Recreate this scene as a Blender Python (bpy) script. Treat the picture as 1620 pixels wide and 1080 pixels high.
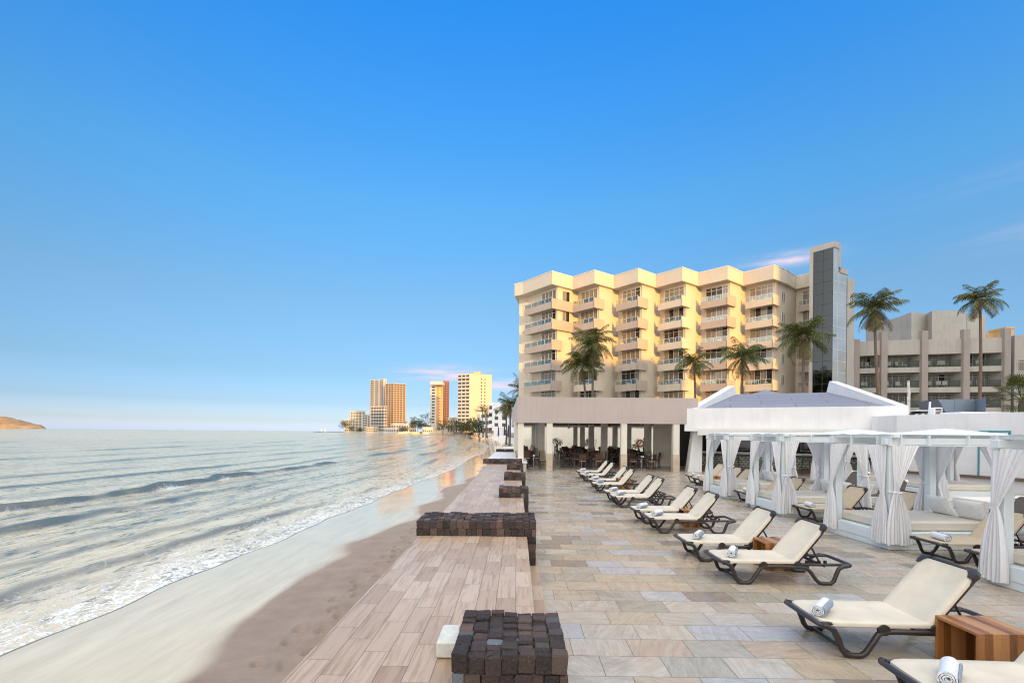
import bpy, math, random
from mathutils import Vector, Matrix
R = math.radians
for o in list(bpy.data.objects): bpy.data.objects.remove(o)
scene = bpy.context.scene
COL = scene.collection
# ---------------------------------------------------------------- camera, sky, sun, exposure
CAM_H = 2.2; FPX = 765.0; ROLL = R(0.5); YAW = R(0.6)
fw = Vector((-math.sin(YAW), math.cos(YAW), 0)); rt = Vector((math.cos(YAW), math.sin(YAW), 0)); up = Vector((0, 0, 1))
RR = rt*math.cos(ROLL) + up*math.sin(ROLL); UU = -rt*math.sin(ROLL) + up*math.cos(ROLL)
cd = bpy.data.cameras.new("camera"); cam = bpy.data.objects.new("camera", cd); COL.objects.link(cam)
cam.matrix_world = Matrix(((RR.x, UU.x, -fw.x, 0), (RR.y, UU.y, -fw.y, 0), (RR.z, UU.z, -fw.z, CAM_H), (0, 0, 0, 1)))
cd.sensor_width = 36; cd.lens = 36*FPX/1620; cd.shift_y = (684.3-540)/1620
cd.clip_start = 0.05; cd.clip_end = 60000
scene.camera = cam
SUN_AZ = Vector((0.55, -0.835, 0)).normalized(); SUN_EL = R(7.0)
w = bpy.data.worlds.new("World"); scene.world = w; w.use_nodes = True
wn = w.node_tree.nodes; wl = w.node_tree.links
sky = wn.new('ShaderNodeTexSky'); sky.sky_type = 'NISHITA'; sky.sun_disc = False
SKY_EL = R(7.0)
sky.sun_elevation = SKY_EL; sky.sun_rotation = math.atan2(SUN_AZ.x, SUN_AZ.y)
sky.altitude = 0; sky.air_density = 1.0; sky.dust_density = 0.6; sky.ozone_density = 2.0
bg = wn['Background']; bg.inputs['Strength'].default_value = 0.15
SKY_OUT = sky.outputs[0]
sl = bpy.data.lights.new("sun", 'SUN'); sl.energy = 3.3; sl.angle = R(0.5); sl.color = (1.0, 0.48, 0.08)
so = bpy.data.objects.new("sun", sl); COL.objects.link(so)
sd = SUN_AZ*math.cos(SUN_EL) + up*math.sin(SUN_EL)
so.rotation_euler = sd.to_track_quat('Z', 'Y').to_euler()
scene.view_settings.view_transform = 'Standard'; scene.view_settings.look = 'None'
scene.view_settings.exposure = 1.0; scene.view_settings.gamma = 1.0
scene.render.engine = 'CYCLES'; scene.cycles.filter_width = 1.1

FILL_SUN = (7.2, 6.9, 6.5, 1); FILL_TOP = (7.4, 7.5, 7.6, 1)
# sky: a few wisps of high cloud near the horizon
def wmath(op, a, b=None, c=None):
    n = wn.new('ShaderNodeMath'); n.operation = op
    for i, x in enumerate((a, b, c)):
        if x is None: continue
        if isinstance(x, (int, float)): n.inputs[i].default_value = x
        else: wl.new(x, n.inputs[i])
    return n.outputs[0]
tc = wn.new('ShaderNodeTexCoord'); sep = wn.new('ShaderNodeSeparateXYZ'); wl.new(tc.outputs['Generated'], sep.inputs[0])
az = wmath('ARCTAN2', sep.outputs[0], sep.outputs[1]); el = wmath('ARCSINE', sep.outputs[2])
cmb = wn.new('ShaderNodeCombineXYZ'); wl.new(wmath('MULTIPLY', az, 9.0), cmb.inputs[0]); wl.new(wmath('MULTIPLY', el, 55.0), cmb.inputs[1])
nz = wn.new('ShaderNodeTexNoise'); nz.inputs['Scale'].default_value = 1.3; nz.inputs['Detail'].default_value = 6; nz.inputs['Roughness'].default_value = .55
wl.new(cmb.outputs[0], nz.inputs['Vector'])
tot = None
for (a0, e0, sa, se, k) in ((-.15, .118, .075, .014, 1.0), (-.035, .098, .07, .012, .8), (.50, .306, .055, .011, 1.0), (.86, .28, .10, .02, .22), (-.95, .02, .3, .012, .25), (.9, .36, .22, .02, .08)):
    d1 = wmath('POWER', wmath('DIVIDE', wmath('SUBTRACT', az, a0), sa), 2); d2 = wmath('POWER', wmath('DIVIDE', wmath('SUBTRACT', el, e0), se), 2)
    g = wmath('MULTIPLY', wmath('EXPONENT', wmath('MULTIPLY', wmath('ADD', d1, d2), -1.0)), k)
    tot = g if tot is None else wmath('ADD', tot, g)
cm = wmath('MULTIPLY', tot, wmath('MULTIPLY', wmath('SUBTRACT', nz.outputs[0], .30), 3.2)); n_ = wn.new('ShaderNodeClamp'); wl.new(cm, n_.inputs[0])
hs = wn.new('ShaderNodeHueSaturation'); hs.inputs['Saturation'].default_value = 1.0
rp = wn.new('ShaderNodeValToRGB'); rp.color_ramp.interpolation = 'LINEAR'
stops = ((0,(.95,1.34,3.6)),(.02,(.64,.85,1.9)),(.055,(.47,.61,1.17)),(.117,(.44,.57,.84)),(.25,(.54,.70,.86)),(.42,(.44,.92,1.22)),(.66,(.20,1.0,1.8)))
while len(rp.color_ramp.elements) < len(stops): rp.color_ramp.elements.new(.5)
for e_, (p_, c_) in zip(rp.color_ramp.elements, stops): e_.position = p_; e_.color = (*[q for q in c_], 1)
wl.new(sep.outputs[2], rp.inputs[0])
mu = wn.new('ShaderNodeVectorMath'); mu.operation = 'MULTIPLY'; wl.new(SKY_OUT, mu.inputs[0]); wl.new(rp.outputs[0], mu.inputs[1])
def sstep(v, a, b):
    n = wn.new('ShaderNodeMapRange'); n.interpolation_type = 'SMOOTHSTEP'; wl.new(v, n.inputs[0]); n.inputs[1].default_value = a; n.inputs[2].default_value = b; return n.outputs[0]
def wmix(f, a, b):
    n = wn.new('ShaderNodeMix'); n.data_type = 'RGBA'
    for i_, x_ in (('Factor', f), ('A', a), ('B', b)):
        if isinstance(x_, tuple): n.inputs[i_].default_value = x_
        else: wl.new(x_, n.inputs[i_])
    return n.outputs['Result']
# added fill light: sky brightened overhead and towards the low sun, outside the view
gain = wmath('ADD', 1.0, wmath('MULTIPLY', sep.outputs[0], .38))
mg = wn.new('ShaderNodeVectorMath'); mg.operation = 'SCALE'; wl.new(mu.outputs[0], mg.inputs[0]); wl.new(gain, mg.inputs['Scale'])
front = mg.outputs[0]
g1 = wmix(sstep(wmath('MULTIPLY', sep.outputs[1], -1.0), .02, .40), front, FILL_SUN)
g2 = wmix(sstep(sep.outputs[2], .70, .86), g1, FILL_TOP)
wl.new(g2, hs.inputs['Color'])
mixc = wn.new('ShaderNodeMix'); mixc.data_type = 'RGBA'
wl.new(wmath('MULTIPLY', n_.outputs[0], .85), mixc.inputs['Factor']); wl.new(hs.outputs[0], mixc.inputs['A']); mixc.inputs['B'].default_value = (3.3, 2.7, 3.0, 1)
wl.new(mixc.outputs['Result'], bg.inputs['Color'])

# ---------------------------------------------------------------- helpers
def at(px, Y, py=None, z=None):
    """world point at picture column px, distance Y; z given or from row py"""
    X = (px-818)/FPX*Y
    if z is None: z = CAM_H + (684.3+(px-818)*.0087-py)/FPX*Y
    return Vector((X, Y, z))
def ground(px, py, z=0.0):
    hy = 684.3+(px-818)*.0087
    Y = FPX*(CAM_H-z)/(py-hy)
    return Vector(((px-818)/FPX*Y, Y, z))

class MB:
    def __init__(s): s.v = []; s.f = []; s.mi = []; s.t = []; s.M = None; s.m = 0; s.tint = 0.5
    def add(s, vs, fs):
        b = len(s.v)
        if s.M is not None: vs = [s.M @ Vector(p) for p in vs]
        s.v += [tuple(p) for p in vs]
        for f in fs: s.f.append(tuple(i+b for i in f)); s.mi.append(s.m); s.t.append(s.tint)
        return s
    def box(s, x0, x1, y0, y1, z0, z1):
        return s.add([(x0,y0,z0),(x1,y0,z0),(x1,y1,z0),(x0,y1,z0),(x0,y0,z1),(x1,y0,z1),(x1,y1,z1),(x0,y1,z1)],
              [(0,3,2,1),(4,5,6,7),(0,1,5,4),(1,2,6,5),(2,3,7,6),(3,0,4,7)])
    def bbox(s, x0, x1, y0, y1, z0, z1, b, jit=0, rg=None):      # chamfered box
        loops = []
        for z, i in ((z0, b), (z0+b, 0), (z1-b, 0), (z1, b)):
            c = b
            loops.append([(x0+i+c*.6,y0+i,z),(x1-i-c*.6,y0+i,z),(x1-i,y0+i+c*.6,z),(x1-i,y1-i-c*.6,z),(x1-i-c*.6,y1-i,z),(x0+i+c*.6,y1-i,z),(x0+i,y1-i-c*.6,z),(x0+i,y0+i+c*.6,z)])
        if jit: loops = [[tuple(q+rg.uniform(-jit, jit) for q in p) for p in l] for l in loops]
        return s.loft(loops)
    def obox(s, c, size, rz=0, M=None):
        old = s.M; m = Matrix.Translation(Vector(c)) @ (M if M is not None else Matrix.Rotation(rz, 4, 'Z'))
        s.M = m if old is None else old @ m
        x, y, z = (q/2 for q in size); s.box(-x, x, -y, y, -z, z); s.M = old; return s
    def beam(s, a, b, wd, ht):
        a = Vector(a); b = Vector(b); d = b-a; L = d.length; d.normalize()
        sx = d.cross(up); sx = sx.normalized() if sx.length > 1e-4 else Vector((1,0,0)); uz = sx.cross(d)
        vs = []
        for p in (a, b):
            for i, j in ((-1,-1),(1,-1),(1,1),(-1,1)): vs.append(p+sx*(i*wd/2)+uz*(j*ht/2))
        return s.add(vs, [(0,1,2,3),(7,6,5,4),(0,4,5,1),(1,5,6,2),(2,6,7,3),(3,7,4,0)])
    def prism(s, poly, z0, z1):
        n = len(poly)
        a = sum(poly[i][0]*poly[(i+1)%n][1]-poly[(i+1)%n][0]*poly[i][1] for i in range(n))
        if a < 0: poly = poly[::-1]
        vs = [(p[0],p[1],z0) for p in poly]+[(p[0],p[1],z1) for p in poly]
        fs = [tuple(range(n))[::-1], tuple(range(n, 2*n))]+[(i,(i+1)%n,(i+1)%n+n,i+n) for i in range(n)]
        return s.add(vs, fs)
    def loft(s, loops, cap=True, closed=False):
        n = len(loops[0]); vs = [p for l in loops for p in l]; fs = []
        m = len(loops)
        for k in range(m-1 if not closed else m):
            k2 = (k+1) % m
            for i in range(n): j = (i+1)%n; fs.append((k*n+i, k*n+j, k2*n+j, k2*n+i))
        if cap and not closed: fs.append(tuple(range(n))[::-1]); fs.append(tuple((m-1)*n+i for i in range(n)))
        return s.add(vs, fs)
    def tube(s, pts, r, n=8, ry=None, cap=True, closed=False):
        pts = [Vector(p) for p in pts]; N = len(pts); loops = []; prev = None
        for i, p in enumerate(pts):
            if closed: t = pts[(i+1)%N]-pts[i-1]
            else: t = pts[min(i+1,N-1)]-pts[max(i-1,0)]
            t.normalize()
            if prev is None:
                a = up if abs(t.z) < .9 else Vector((0,1,0)); u = t.cross(a).normalized()
            else:
                u = prev - t*prev.dot(t); u = u.normalized() if u.length > 1e-5 else t.cross(up).normalized()
            prev = u; v = u.cross(t)
            ri = r[i] if isinstance(r, (list, tuple)) else r; rj = ri if ry is None else ry
            loops.append([p+u*(math.cos(2*math.pi*k/n)*ri)+v*(math.sin(2*math.pi*k/n)*rj) for k in range(n)])
        return s.loft([[tuple(q) for q in l] for l in loops], cap, closed)
    def cyl(s, c, r, h, n=12, r2=None):
        r2 = r if r2 is None else r2
        return s.loft([[(c[0]+math.cos(2*math.pi*k/n)*q, c[1]+math.sin(2*math.pi*k/n)*q, c[2]+zz) for k in range(n)] for q, zz in ((r,0),(r2,h))])
    def lathe(s, c, prof, n=12):
        return s.loft([[(c[0]+math.cos(2*math.pi*k/n)*max(q,1e-4), c[1]+math.sin(2*math.pi*k/n)*max(q,1e-4), c[2]+zz) for k in range(n)] for q, zz in prof])
    def grid(s, fn, nu, nv):
        vs = [fn(i/nu, j/nv) for j in range(nv+1) for i in range(nu+1)]
        fs = [(j*(nu+1)+i, j*(nu+1)+i+1, (j+1)*(nu+1)+i+1, (j+1)*(nu+1)+i) for j in range(nv) for i in range(nu)]
        return s.add(vs, fs)
    def build(s, name, mat, parent=None, smooth=0, bevel=0, kind=None):
        me = bpy.data.meshes.new(name); me.from_pydata(s.v, [], s.f)
        for m in (mat if isinstance(mat, (list, tuple)) else [mat]): me.materials.append(m)
        if any(s.mi): me.polygons.foreach_set('material_index', s.mi)
        if any(x != .5 for x in s.t):
            a = me.attributes.new('tint', 'FLOAT', 'FACE'); a.data.foreach_set('value', s.t)
        if smooth:
            me.polygons.foreach_set('use_smooth', [True]*len(s.f)); me.set_sharp_from_angle(angle=R(smooth))
        me.update()
        o = bpy.data.objects.new(name, me); COL.objects.link(o)
        if parent: o.parent = parent
        if bevel:
            b = o.modifiers.new('bevel', 'BEVEL'); b.width = bevel; b.segments = 2; b.limit_method = 'ANGLE'; b.angle_limit = R(40)
        if kind: o['kind'] = kind
        return o
def thing(name, label, cat, loc=(0,0,0), rz=0, group=None):
    o = bpy.data.objects.new(name, None); COL.objects.link(o); o.location = loc; o.rotation_euler = (0,0,rz)
    o.empty_display_size = .2
    o['label'] = label; o['category'] = cat
    if group: o['group'] = group
    return o
def tag(o, label, cat, group=None):
    o['label'] = label; o['category'] = cat
    if group: o['group'] = group
    return o
def dup(root, loc=None, rz=None, label=None, group=None, scale=None):
    r = root.copy(); COL.objects.link(r)
    if loc is not None: r.location = loc
    if rz is not None: r.rotation_euler = (0,0,rz)
    if scale is not None: r.scale = (scale,)*3
    if label: r['label'] = label
    if group: r['group'] = group
    for ch in KIDS(root):
        c = ch.copy(); COL.objects.link(c); c.parent = r
        for g in KIDS(ch):
            d = g.copy(); COL.objects.link(d); d.parent = c
    return r
_kids = {}
def KIDS(o): return list(o.children)

# ---------------------------------------------------------------- materials
class NT:
    def __init__(s, name):
        s.mat = bpy.data.materials.new(name); s.mat.use_nodes = True; s.t = s.mat.node_tree; s.n = s.t.nodes
        s.p = s.n['Principled BSDF']
    def N(s, t, **kw):
        n = s.n.new(t)
        for k, v in kw.items():
            if k in n.inputs.keys(): s.put(n.inputs[k], v)
            else: setattr(n, k, v)
        return n
    def put(s, inp, v):
        if hasattr(v, 'is_linked') or hasattr(v, 'links'): s.t.links.new(v, inp)
        else:
            if isinstance(v, (tuple, list)) and len(v) == 3 and inp.type == 'RGBA': v = (*v, 1)
            inp.default_value = v
    def m(s, op, a, b=None, c=None, clamp=False):
        n = s.n.new('ShaderNodeMath'); n.operation = op; n.use_clamp = clamp
        for i, x in enumerate((a, b, c)):
            if x is not None: s.put(n.inputs[i], x)
        return n.outputs[0]
    def coord(s, k='Object'): return s.N('ShaderNodeTexCoord').outputs[k]
    def xyz(s, v): n = s.N('ShaderNodeSeparateXYZ'); s.put(n.inputs[0], v); return n.outputs
    def vec(s, x=0, y=0, z=0):
        n = s.N('ShaderNodeCombineXYZ'); s.put(n.inputs[0], x); s.put(n.inputs[1], y); s.put(n.inputs[2], z); return n.outputs[0]
    def noise(s, v, scale, detail=3, rough=.5, dist=0):
        n = s.N('ShaderNodeTexNoise'); s.put(n.inputs['Vector'], v); n.inputs['Scale'].default_value = scale; n.inputs['Detail'].default_value = detail
        n.inputs['Roughness'].default_value = rough; n.inputs['Distortion'].default_value = dist; return n.outputs[0]
    def ramp(s, f, stops, interp='LINEAR'):
        n = s.N('ShaderNodeValToRGB'); s.put(n.inputs[0], f); e = n.color_ramp.elements; n.color_ramp.interpolation = interp
        while len(e) < len(stops): e.new(.5)
        for el, (p, c) in zip(e, stops): el.position = p; el.color = (*c, 1) if len(c) == 3 else c
        return n.outputs[0]
    def mix(s, f, a, b, mode='MIX'):
        n = s.N('ShaderNodeMix', data_type='RGBA', blend_type=mode); s.put(n.inputs['Factor'], f); s.put(n.inputs['A'], a); s.put(n.inputs['B'], b); return n.outputs['Result']
    def scalev(s, v, k):
        n = s.N('ShaderNodeVectorMath', operation='MULTIPLY'); s.put(n.inputs[0], v); s.put(n.inputs[1], k); return n.outputs[0]
    def addv(s, v, k):
        n = s.N('ShaderNodeVectorMath', operation='ADD'); s.put(n.inputs[0], v); s.put(n.inputs[1], k); return n.outputs[0]
    def bump(s, h, st=.3, d=.01):
        n = s.N('ShaderNodeBump'); s.put(n.inputs['Height'], h); n.inputs['Strength'].default_value = st; n.inputs['Distance'].default_value = d
        s.t.links.new(n.outputs[0], s.p.inputs['Normal']); return n
    def fin(s, col=None, rough=None, metal=None, spec=None):
        if col is not None: s.put(s.p.inputs['Base Color'], col)
        if rough is not None: s.put(s.p.inputs['Roughness'], rough)
        if metal is not None: s.put(s.p.inputs['Metallic'], metal)
        if spec is not None: s.put(s.p.inputs['Specular IOR Level'], spec)
        return s.mat
def plain(name, col, rough=.7, var=.12, scale=3.0, bump=.0, bscale=60, metal=0, spec=.5, dirt=0, coord='Object'):
    t = NT(name); c = t.coord(coord)
    n = t.noise(c, scale, 5, .6)
    lo = tuple(x*(1-var) for x in col); hi = tuple(min(1, x*(1+var)) for x in col)
    cc = t.ramp(n, [(.3, lo), (.7, hi)])
    if dirt:
        sv = t.scalev(c, (1.0, 1.0, .12)); d = t.noise(sv, 4.0, 6, .65)
        cc = t.mix(t.m('MULTIPLY', t.m('SUBTRACT', d, .5, clamp=True), dirt*4, clamp=True), cc, tuple(x*.55 for x in col))
    if bump: t.bump(t.noise(c, bscale, 4, .6), bump, .01)
    return t.fin(cc, t.m('ADD', t.m('MULTIPLY', n, .15), rough-.07), metal, spec)
M = {}
M['white'] = plain('white_paint', (.74,.74,.75), .6, .05, 1.2, .08, 40, dirt=.18)
M['cabwhite'] = plain('pale_painted_wood', (.66,.72,.74), .5, .04, 2.0, .05, 30)
M['hotel'] = plain('cream_render', (.55,.485,.39), .8, .05, .35, .1, 8, dirt=.25)
M['mauve'] = plain('mauve_render', (.40,.335,.29), .8, .06, .6, .1, 8, dirt=.3)
M['taupe'] = plain('taupe_render', (.31,.275,.255), .8, .06, .6, .1, 8, dirt=.3)
M['mauve2'] = plain('mauve_fascia_render', (.45,.385,.36), .8, .06, .5, .15, 20, dirt=.25)
M['greywall'] = plain('grey_render', (.40,.38,.35), .85, .08, .4, .1, 6, dirt=.4)
M['cream'] = plain('cream_paint', (.70,.66,.58), .6, .05, 1.0, .05, 30, dirt=.2)
M['frame'] = plain('white_aluminium', (.62,.60,.56), .4, .03)
M['rail'] = plain('dark_bronze_plastic', (.030,.023,.022), .36, .15, 20, .15, 90)
M['darkmetal'] = plain('dark_metal', (.03,.03,.035), .4, .1, 8)
M['metal'] = plain('brushed_metal', (.5,.5,.5), .35, .05, 8, metal=1)
M['sling'] = plain('cream_mesh_fabric', (.62,.555,.45), .8, .09, 3.5, .12, 700, spec=.2)
M['sling2'] = plain('tan_mesh_fabric', (.52,.42,.30), .8, .05, 7, .12, 700, spec=.2)
M['dsling'] = plain('dark_mesh_fabric', (.09,.075,.065), .8, .1, 7, .1, 500, spec=.2)
M['towel'] = plain('white_towelling', (.72,.74,.78), .95, .08, 25, .5, 260, spec=.1)
M['towelg'] = plain('grey_towelling', (.30,.35,.42), .95, .1, 25, .5, 260, spec=.1)
M['matt'] = plain('beige_mattress_cover', (.60,.55,.47), .7, .05, 4, .1, 40, spec=.3)
M['pillow'] = plain('white_cotton', (.78,.77,.75), .9, .04, 8, .3, 14, spec=.15)
M['wood'] = None
M['chair'] = plain('dark_brown_wood', (.085,.038,.022), .45, .3, 12, .1, 60)
M['seatpad'] = plain('seat_fabric', (.50,.44,.38), .9, .08, 14)
M['slate'] = plain('blue_grey_roof_felt', (.20,.215,.27), .8, .12, 1.3, .3, 60)
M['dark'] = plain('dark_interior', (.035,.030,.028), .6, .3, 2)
M['brownb'] = plain('brown_bench_render', (.16,.11,.085), .7, .15, 3)
M['duct'] = plain('grey_blue_duct_metal', (.17,.21,.26), .5, .08, 1.5, dirt=.2)
M['skin'] = plain('skin', (.36,.20,.13), .6, .05)
M['navy'] = plain('dark_cloth', (.025,.027,.035), .9, .1)
M['shirtw'] = plain('grey_shirt', (.18,.18,.20), .9, .1)
M['hair'] = plain('dark_hair', (.02,.015,.012), .7, .1)
M['trunk'] = plain('palm_trunk_bark', (.135,.105,.085), .9, .3, 6, .8, 25)
M['bark'] = plain('tree_bark', (.09,.065,.05), .9, .3, 6, .6, 20)
M['thatch'] = plain('palm_thatch', (.16,.11,.07), .95, .35, 18, .8, 50)
M['rock'] = plain('dark_rock', (.10,.085,.075), .9, .35, 1.5, .8, 3)
M['orange'] = plain('orange_paint', (.62,.27,.08), .7, .1, .3)
M['maroon'] = plain('maroon_paint', (.20,.085,.06), .7, .1, .3)
M['concrete'] = plain('raw_concrete', (.42,.34,.26), .9, .15, .3)
M['block'] = plain('pale_concrete_block', (.60,.60,.56), .9, .12, 14, .6, 60)
M['teal'] = plain('teal_paint', (.05,.25,.28), .5, .1)
M['red'] = plain('red_paint', (.45,.03,.03), .5, .1)
M['sunorange'] = plain('sunlit_orange_render', (.62,.40,.16), .8, .1, .5)  # sunlight on the wing's stair house and chimney is painted in as orange
def glassy(name, col, rough=.06, var=.3, sc=.8, spec=.9):
    t = NT(name); n = t.noise(t.coord(), sc, 2)
    return t.fin(t.ramp(n, [(.35, tuple(x*(1-var) for x in col)), (.65, tuple(min(1,x*(1+var)) for x in col))]), rough, 0, spec)
M['pane'] = glassy('dark_window_glass', (.025,.028,.028), spec=.5)
def curtaing(name, c0, c1):
    t = NT(name); x = t.xyz(t.coord()); v = t.vec(t.m('ADD', x[0], x[1]), 0, 0)
    n = t.noise(v, 9.0, 2); return t.fin(t.ramp(n, [(.35, c0), (.65, c1)]), .12, 0, .9)
M['panec'] = curtaing('window_with_curtain_behind', (.10,.095,.08), (.33,.30,.25))
M['tglass'] = glassy('grey_tower_glass', (.04,.045,.055), .03, .4, .4)
M['tglass2'] = glassy('silver_tower_glass', (.35,.38,.40), .08, .1, .3)
def glass(name, col=(.80,.85,.82), a=.10, k=.5):
    t = NT(name); tr = t.N('ShaderNodeBsdfTransparent'); tr.inputs[0].default_value = (*col, 1)
    gl = t.N('ShaderNodeBsdfGlossy'); gl.inputs['Roughness'].default_value = .03; gl.inputs[0].default_value = (.9,.95,.95,1)
    lw = t.N('ShaderNodeLayerWeight'); lw.inputs[0].default_value = .35
    mx = t.N('ShaderNodeMixShader'); t.put(mx.inputs[0], t.m('MULTIPLY_ADD', lw.outputs['Fresnel'], k, a, clamp=True)); t.t.links.new(tr.outputs[0], mx.inputs[1]); t.t.links.new(gl.outputs[0], mx.inputs[2])
    t.t.links.new(mx.outputs[0], t.n['Material Output'].inputs[0]); return t.mat
M['glass'] = glass('clear_railing_glass')
def cloth(name, col, tr=.3):
    t = NT(name); n = t.noise(t.coord(), 30, 3)
    c = t.ramp(n, [(.3, tuple(x*.95 for x in col)), (.7, col)])
    df = t.N('ShaderNodeBsdfDiffuse'); t.put(df.inputs[0], c); tl = t.N('ShaderNodeBsdfTranslucent'); t.put(tl.inputs[0], c)
    mx = t.N('ShaderNodeMixShader'); mx.inputs[0].default_value = tr; t.t.links.new(df.outputs[0], mx.inputs[1]); t.t.links.new(tl.outputs[0], mx.inputs[2])
    t.t.links.new(mx.outputs[0], t.n['Material Output'].inputs[0]); return t.mat
M['curtain'] = cloth('white_curtain_cloth', (.86,.86,.88), .22)
M['canopy'] = cloth('white_canopy_cloth', (.80,.81,.84), .2)
def leafm(name, c0, c1, c2, tr=.3):
    t = NT(name); geo = t.N('ShaderNodeNewGeometry'); rnd = geo.outputs['Random Per Island']
    c = t.ramp(rnd, [(.0, c0), (.55, c1), (1.0, c2)])
    df = t.p; t.put(df.inputs['Base Color'], c); df.inputs['Roughness'].default_value = .55
    tl = t.N('ShaderNodeBsdfTranslucent'); t.put(tl.inputs[0], c)
    mx = t.N('ShaderNodeMixShader'); mx.inputs[0].default_value = tr; t.t.links.new(df.outputs[0], mx.inputs[1]); t.t.links.new(tl.outputs[0], mx.inputs[2])
    t.t.links.new(mx.outputs[0], t.n['Material Output'].inputs[0]); return t.mat
M['frond'] = leafm('palm_leaves', (.025,.048,.008), (.062,.088,.014), (.19,.17,.03), .25)
M['deadfrond'] = leafm('dry_palm_leaves', (.12,.08,.04), (.20,.14,.06), (.26,.18,.08))
M['leaf'] = leafm('tree_leaves', (.015,.028,.008), (.032,.05,.012), (.06,.075,.02), .15)
# wood of the cube tables
t = NT('acacia_planks'); c = t.coord(); x = t.xyz(c)
pl = t.m('FLOOR', t.m('MULTIPLY', t.m('ADD', x[0], t.m('MULTIPLY', x[2], .03)), 14.0)); pr = t.N('ShaderNodeTexWhiteNoise', noise_dimensions='1D'); t.put(pr.inputs['W'], pl)
g = t.noise(t.addv(t.scalev(c, (34, 2.2, 2.2)), t.vec(t.m('MULTIPLY', pr.outputs[0], 30), 0, 0)), 1.2, 6, .65, 1.5)
cc = t.ramp(g, [(.25, (.10,.035,.012)), (.5, (.30,.115,.035)), (.8, (.46,.21,.075))]); cc = t.mix(.55, cc, t.ramp(pr.outputs[0], [(0, (.09,.03,.01)), (.5,(.30,.12,.035)), (1, (.62,.33,.13))])); t.bump(g, .15, .004)
M['wood'] = t.fin(cc, .38)

# floor tiles: every tile gets its own tone and vein direction
def tiles(t, lenm, widm, along, joint=.0055, seed=0.0, fixed=None):
    c = t.coord(); x = t.xyz(c)
    L, W_ = (x[0], x[1]) if along == 'x' else (x[1], x[0])
    v = t.m('DIVIDE', W_, widm); row = t.m('FLOOR', v)
    wnr = t.N('ShaderNodeTexWhiteNoise', noise_dimensions='1D'); t.put(wnr.inputs['W'], t.m('ADD', row, seed))
    if fixed is None: off = t.m('ADD', t.m('MULTIPLY', row, .5), t.m('MULTIPLY', wnr.outputs[0], .32))
    else: off = t.m('MULTIPLY', row, fixed)
    u = t.m('ADD', t.m('DIVIDE', L, lenm), off); col = t.m('FLOOR', u)
    fu = t.m('FRACT', u); fv = t.m('FRACT', v)
    eu = t.m('MULTIPLY', t.m('MINIMUM', fu, t.m('SUBTRACT', 1, fu)), lenm); ev = t.m('MULTIPLY', t.m('MINIMUM', fv, t.m('SUBTRACT', 1, fv)), widm)
    e = t.m('MINIMUM', eu, ev)
    gap = t.m('SUBTRACT', 1.0, t.m('DIVIDE', e, joint, clamp=True), clamp=True)
    wn3 = t.N('ShaderNodeTexWhiteNoise', noise_dimensions='3D'); t.put(wn3.inputs['Vector'], t.vec(col, row, seed))
    r1 = wn3.outputs[0]; rc = t.xyz(wn3.outputs[1])
    return c, x, r1, rc, gap
t = NT('slate_patio_tiles'); c, x, r1, rc, gap = tiles(t, .6, .4, 'x')
base = t.ramp(r1, [(0,(.48,.395,.29)),(.16,(.49,.435,.355)),(.30,(.37,.335,.26)),(.42,(.53,.46,.37)),(.55,(.44,.44,.445)),(.66,(.48,.38,.29)),(.76,(.54,.485,.405)),(.85,(.25,.205,.165)),(.93,(.40,.37,.305))], 'CONSTANT')
ang = t.m('MULTIPLY', rc[1], 3.14)
rot = t.N('ShaderNodeVectorRotate', rotation_type='Z_AXIS'); t.put(rot.inputs['Vector'], c); t.put(rot.inputs['Angle'], ang)
vv = t.addv(t.scalev(rot.outputs[0], (1.6, 9.0, 1)), t.vec(t.m('MULTIPLY', rc[0], 50), t.m('MULTIPLY', rc[2], 50), 0))
n1 = t.noise(vv, 1.6, 7, .68, 1.2); n2 = t.noise(t.addv(c, t.vec(t.m('MULTIPLY', rc[2], 9), 0, 0)), 3.1, 5, .6)
n3 = t.noise(t.addv(t.scalev(rot.outputs[0], (5, 22, 1)), t.vec(t.m('MULTIPLY', rc[0], 70), 0, 0)), 2.2, 6, .72, 1.0)
col = t.mix(t.m('MULTIPLY', t.m('SUBTRACT', n1, .40, clamp=True), 2.6, clamp=True), t.mix(.12, base, (.62,.56,.47)), t.mix(.62, base, (.19,.145,.10)))
col = t.mix(t.m('MULTIPLY', t.m('SUBTRACT', n3, .55, clamp=True), 4.0, clamp=True), col, t.mix(.5, base, (.12,.10,.085)))
col = t.mix(t.m('MULTIPLY', t.m('SUBTRACT', n2, .52, clamp=True), 3.0, clamp=True), col, t.mix(.55, base, (.50,.31,.20)))
col = t.mix(t.m('MULTIPLY', t.m('SUBTRACT', t.noise(c, .55, 3, .6), .52, clamp=True), 3.2, clamp=True), col, t.mix(.35, col, (.30,.34,.44)))
dk = t.noise(t.scalev(c, (.7,1.6,1)), 1.1, 6, .7, .8); col = t.mix(t.m('MULTIPLY', t.m('SUBTRACT', dk, .53, clamp=True), 4.0, clamp=True), col, t.mix(.55, col, (.13,.095,.07)))
wn9 = t.N('ShaderNodeHueSaturation', Saturation=1.12, Value=.93); t.put(wn9.inputs['Color'], col); col = wn9.outputs[0]
col = t.mix(gap, col, (.055,.045,.04))
t.bump(t.m('SUBTRACT', t.m('MULTIPLY', n1, .35), t.m('MULTIPLY', gap, .8)), .28, .004)
M['patio'] = t.fin(col, t.m('ADD', t.m('MULTIPLY', n2, .34), .11, clamp=True), 0, .5)
t = NT('wood_look_plank_tiles'); c, x, r1, rc, gap = tiles(t, .6, .197, 'y', .0042, 3.0, .382)
base = t.ramp(r1, [(0,(.49,.355,.245)),(.3,(.42,.285,.19)),(.6,(.54,.405,.29)),(1,(.38,.255,.165))])
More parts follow.
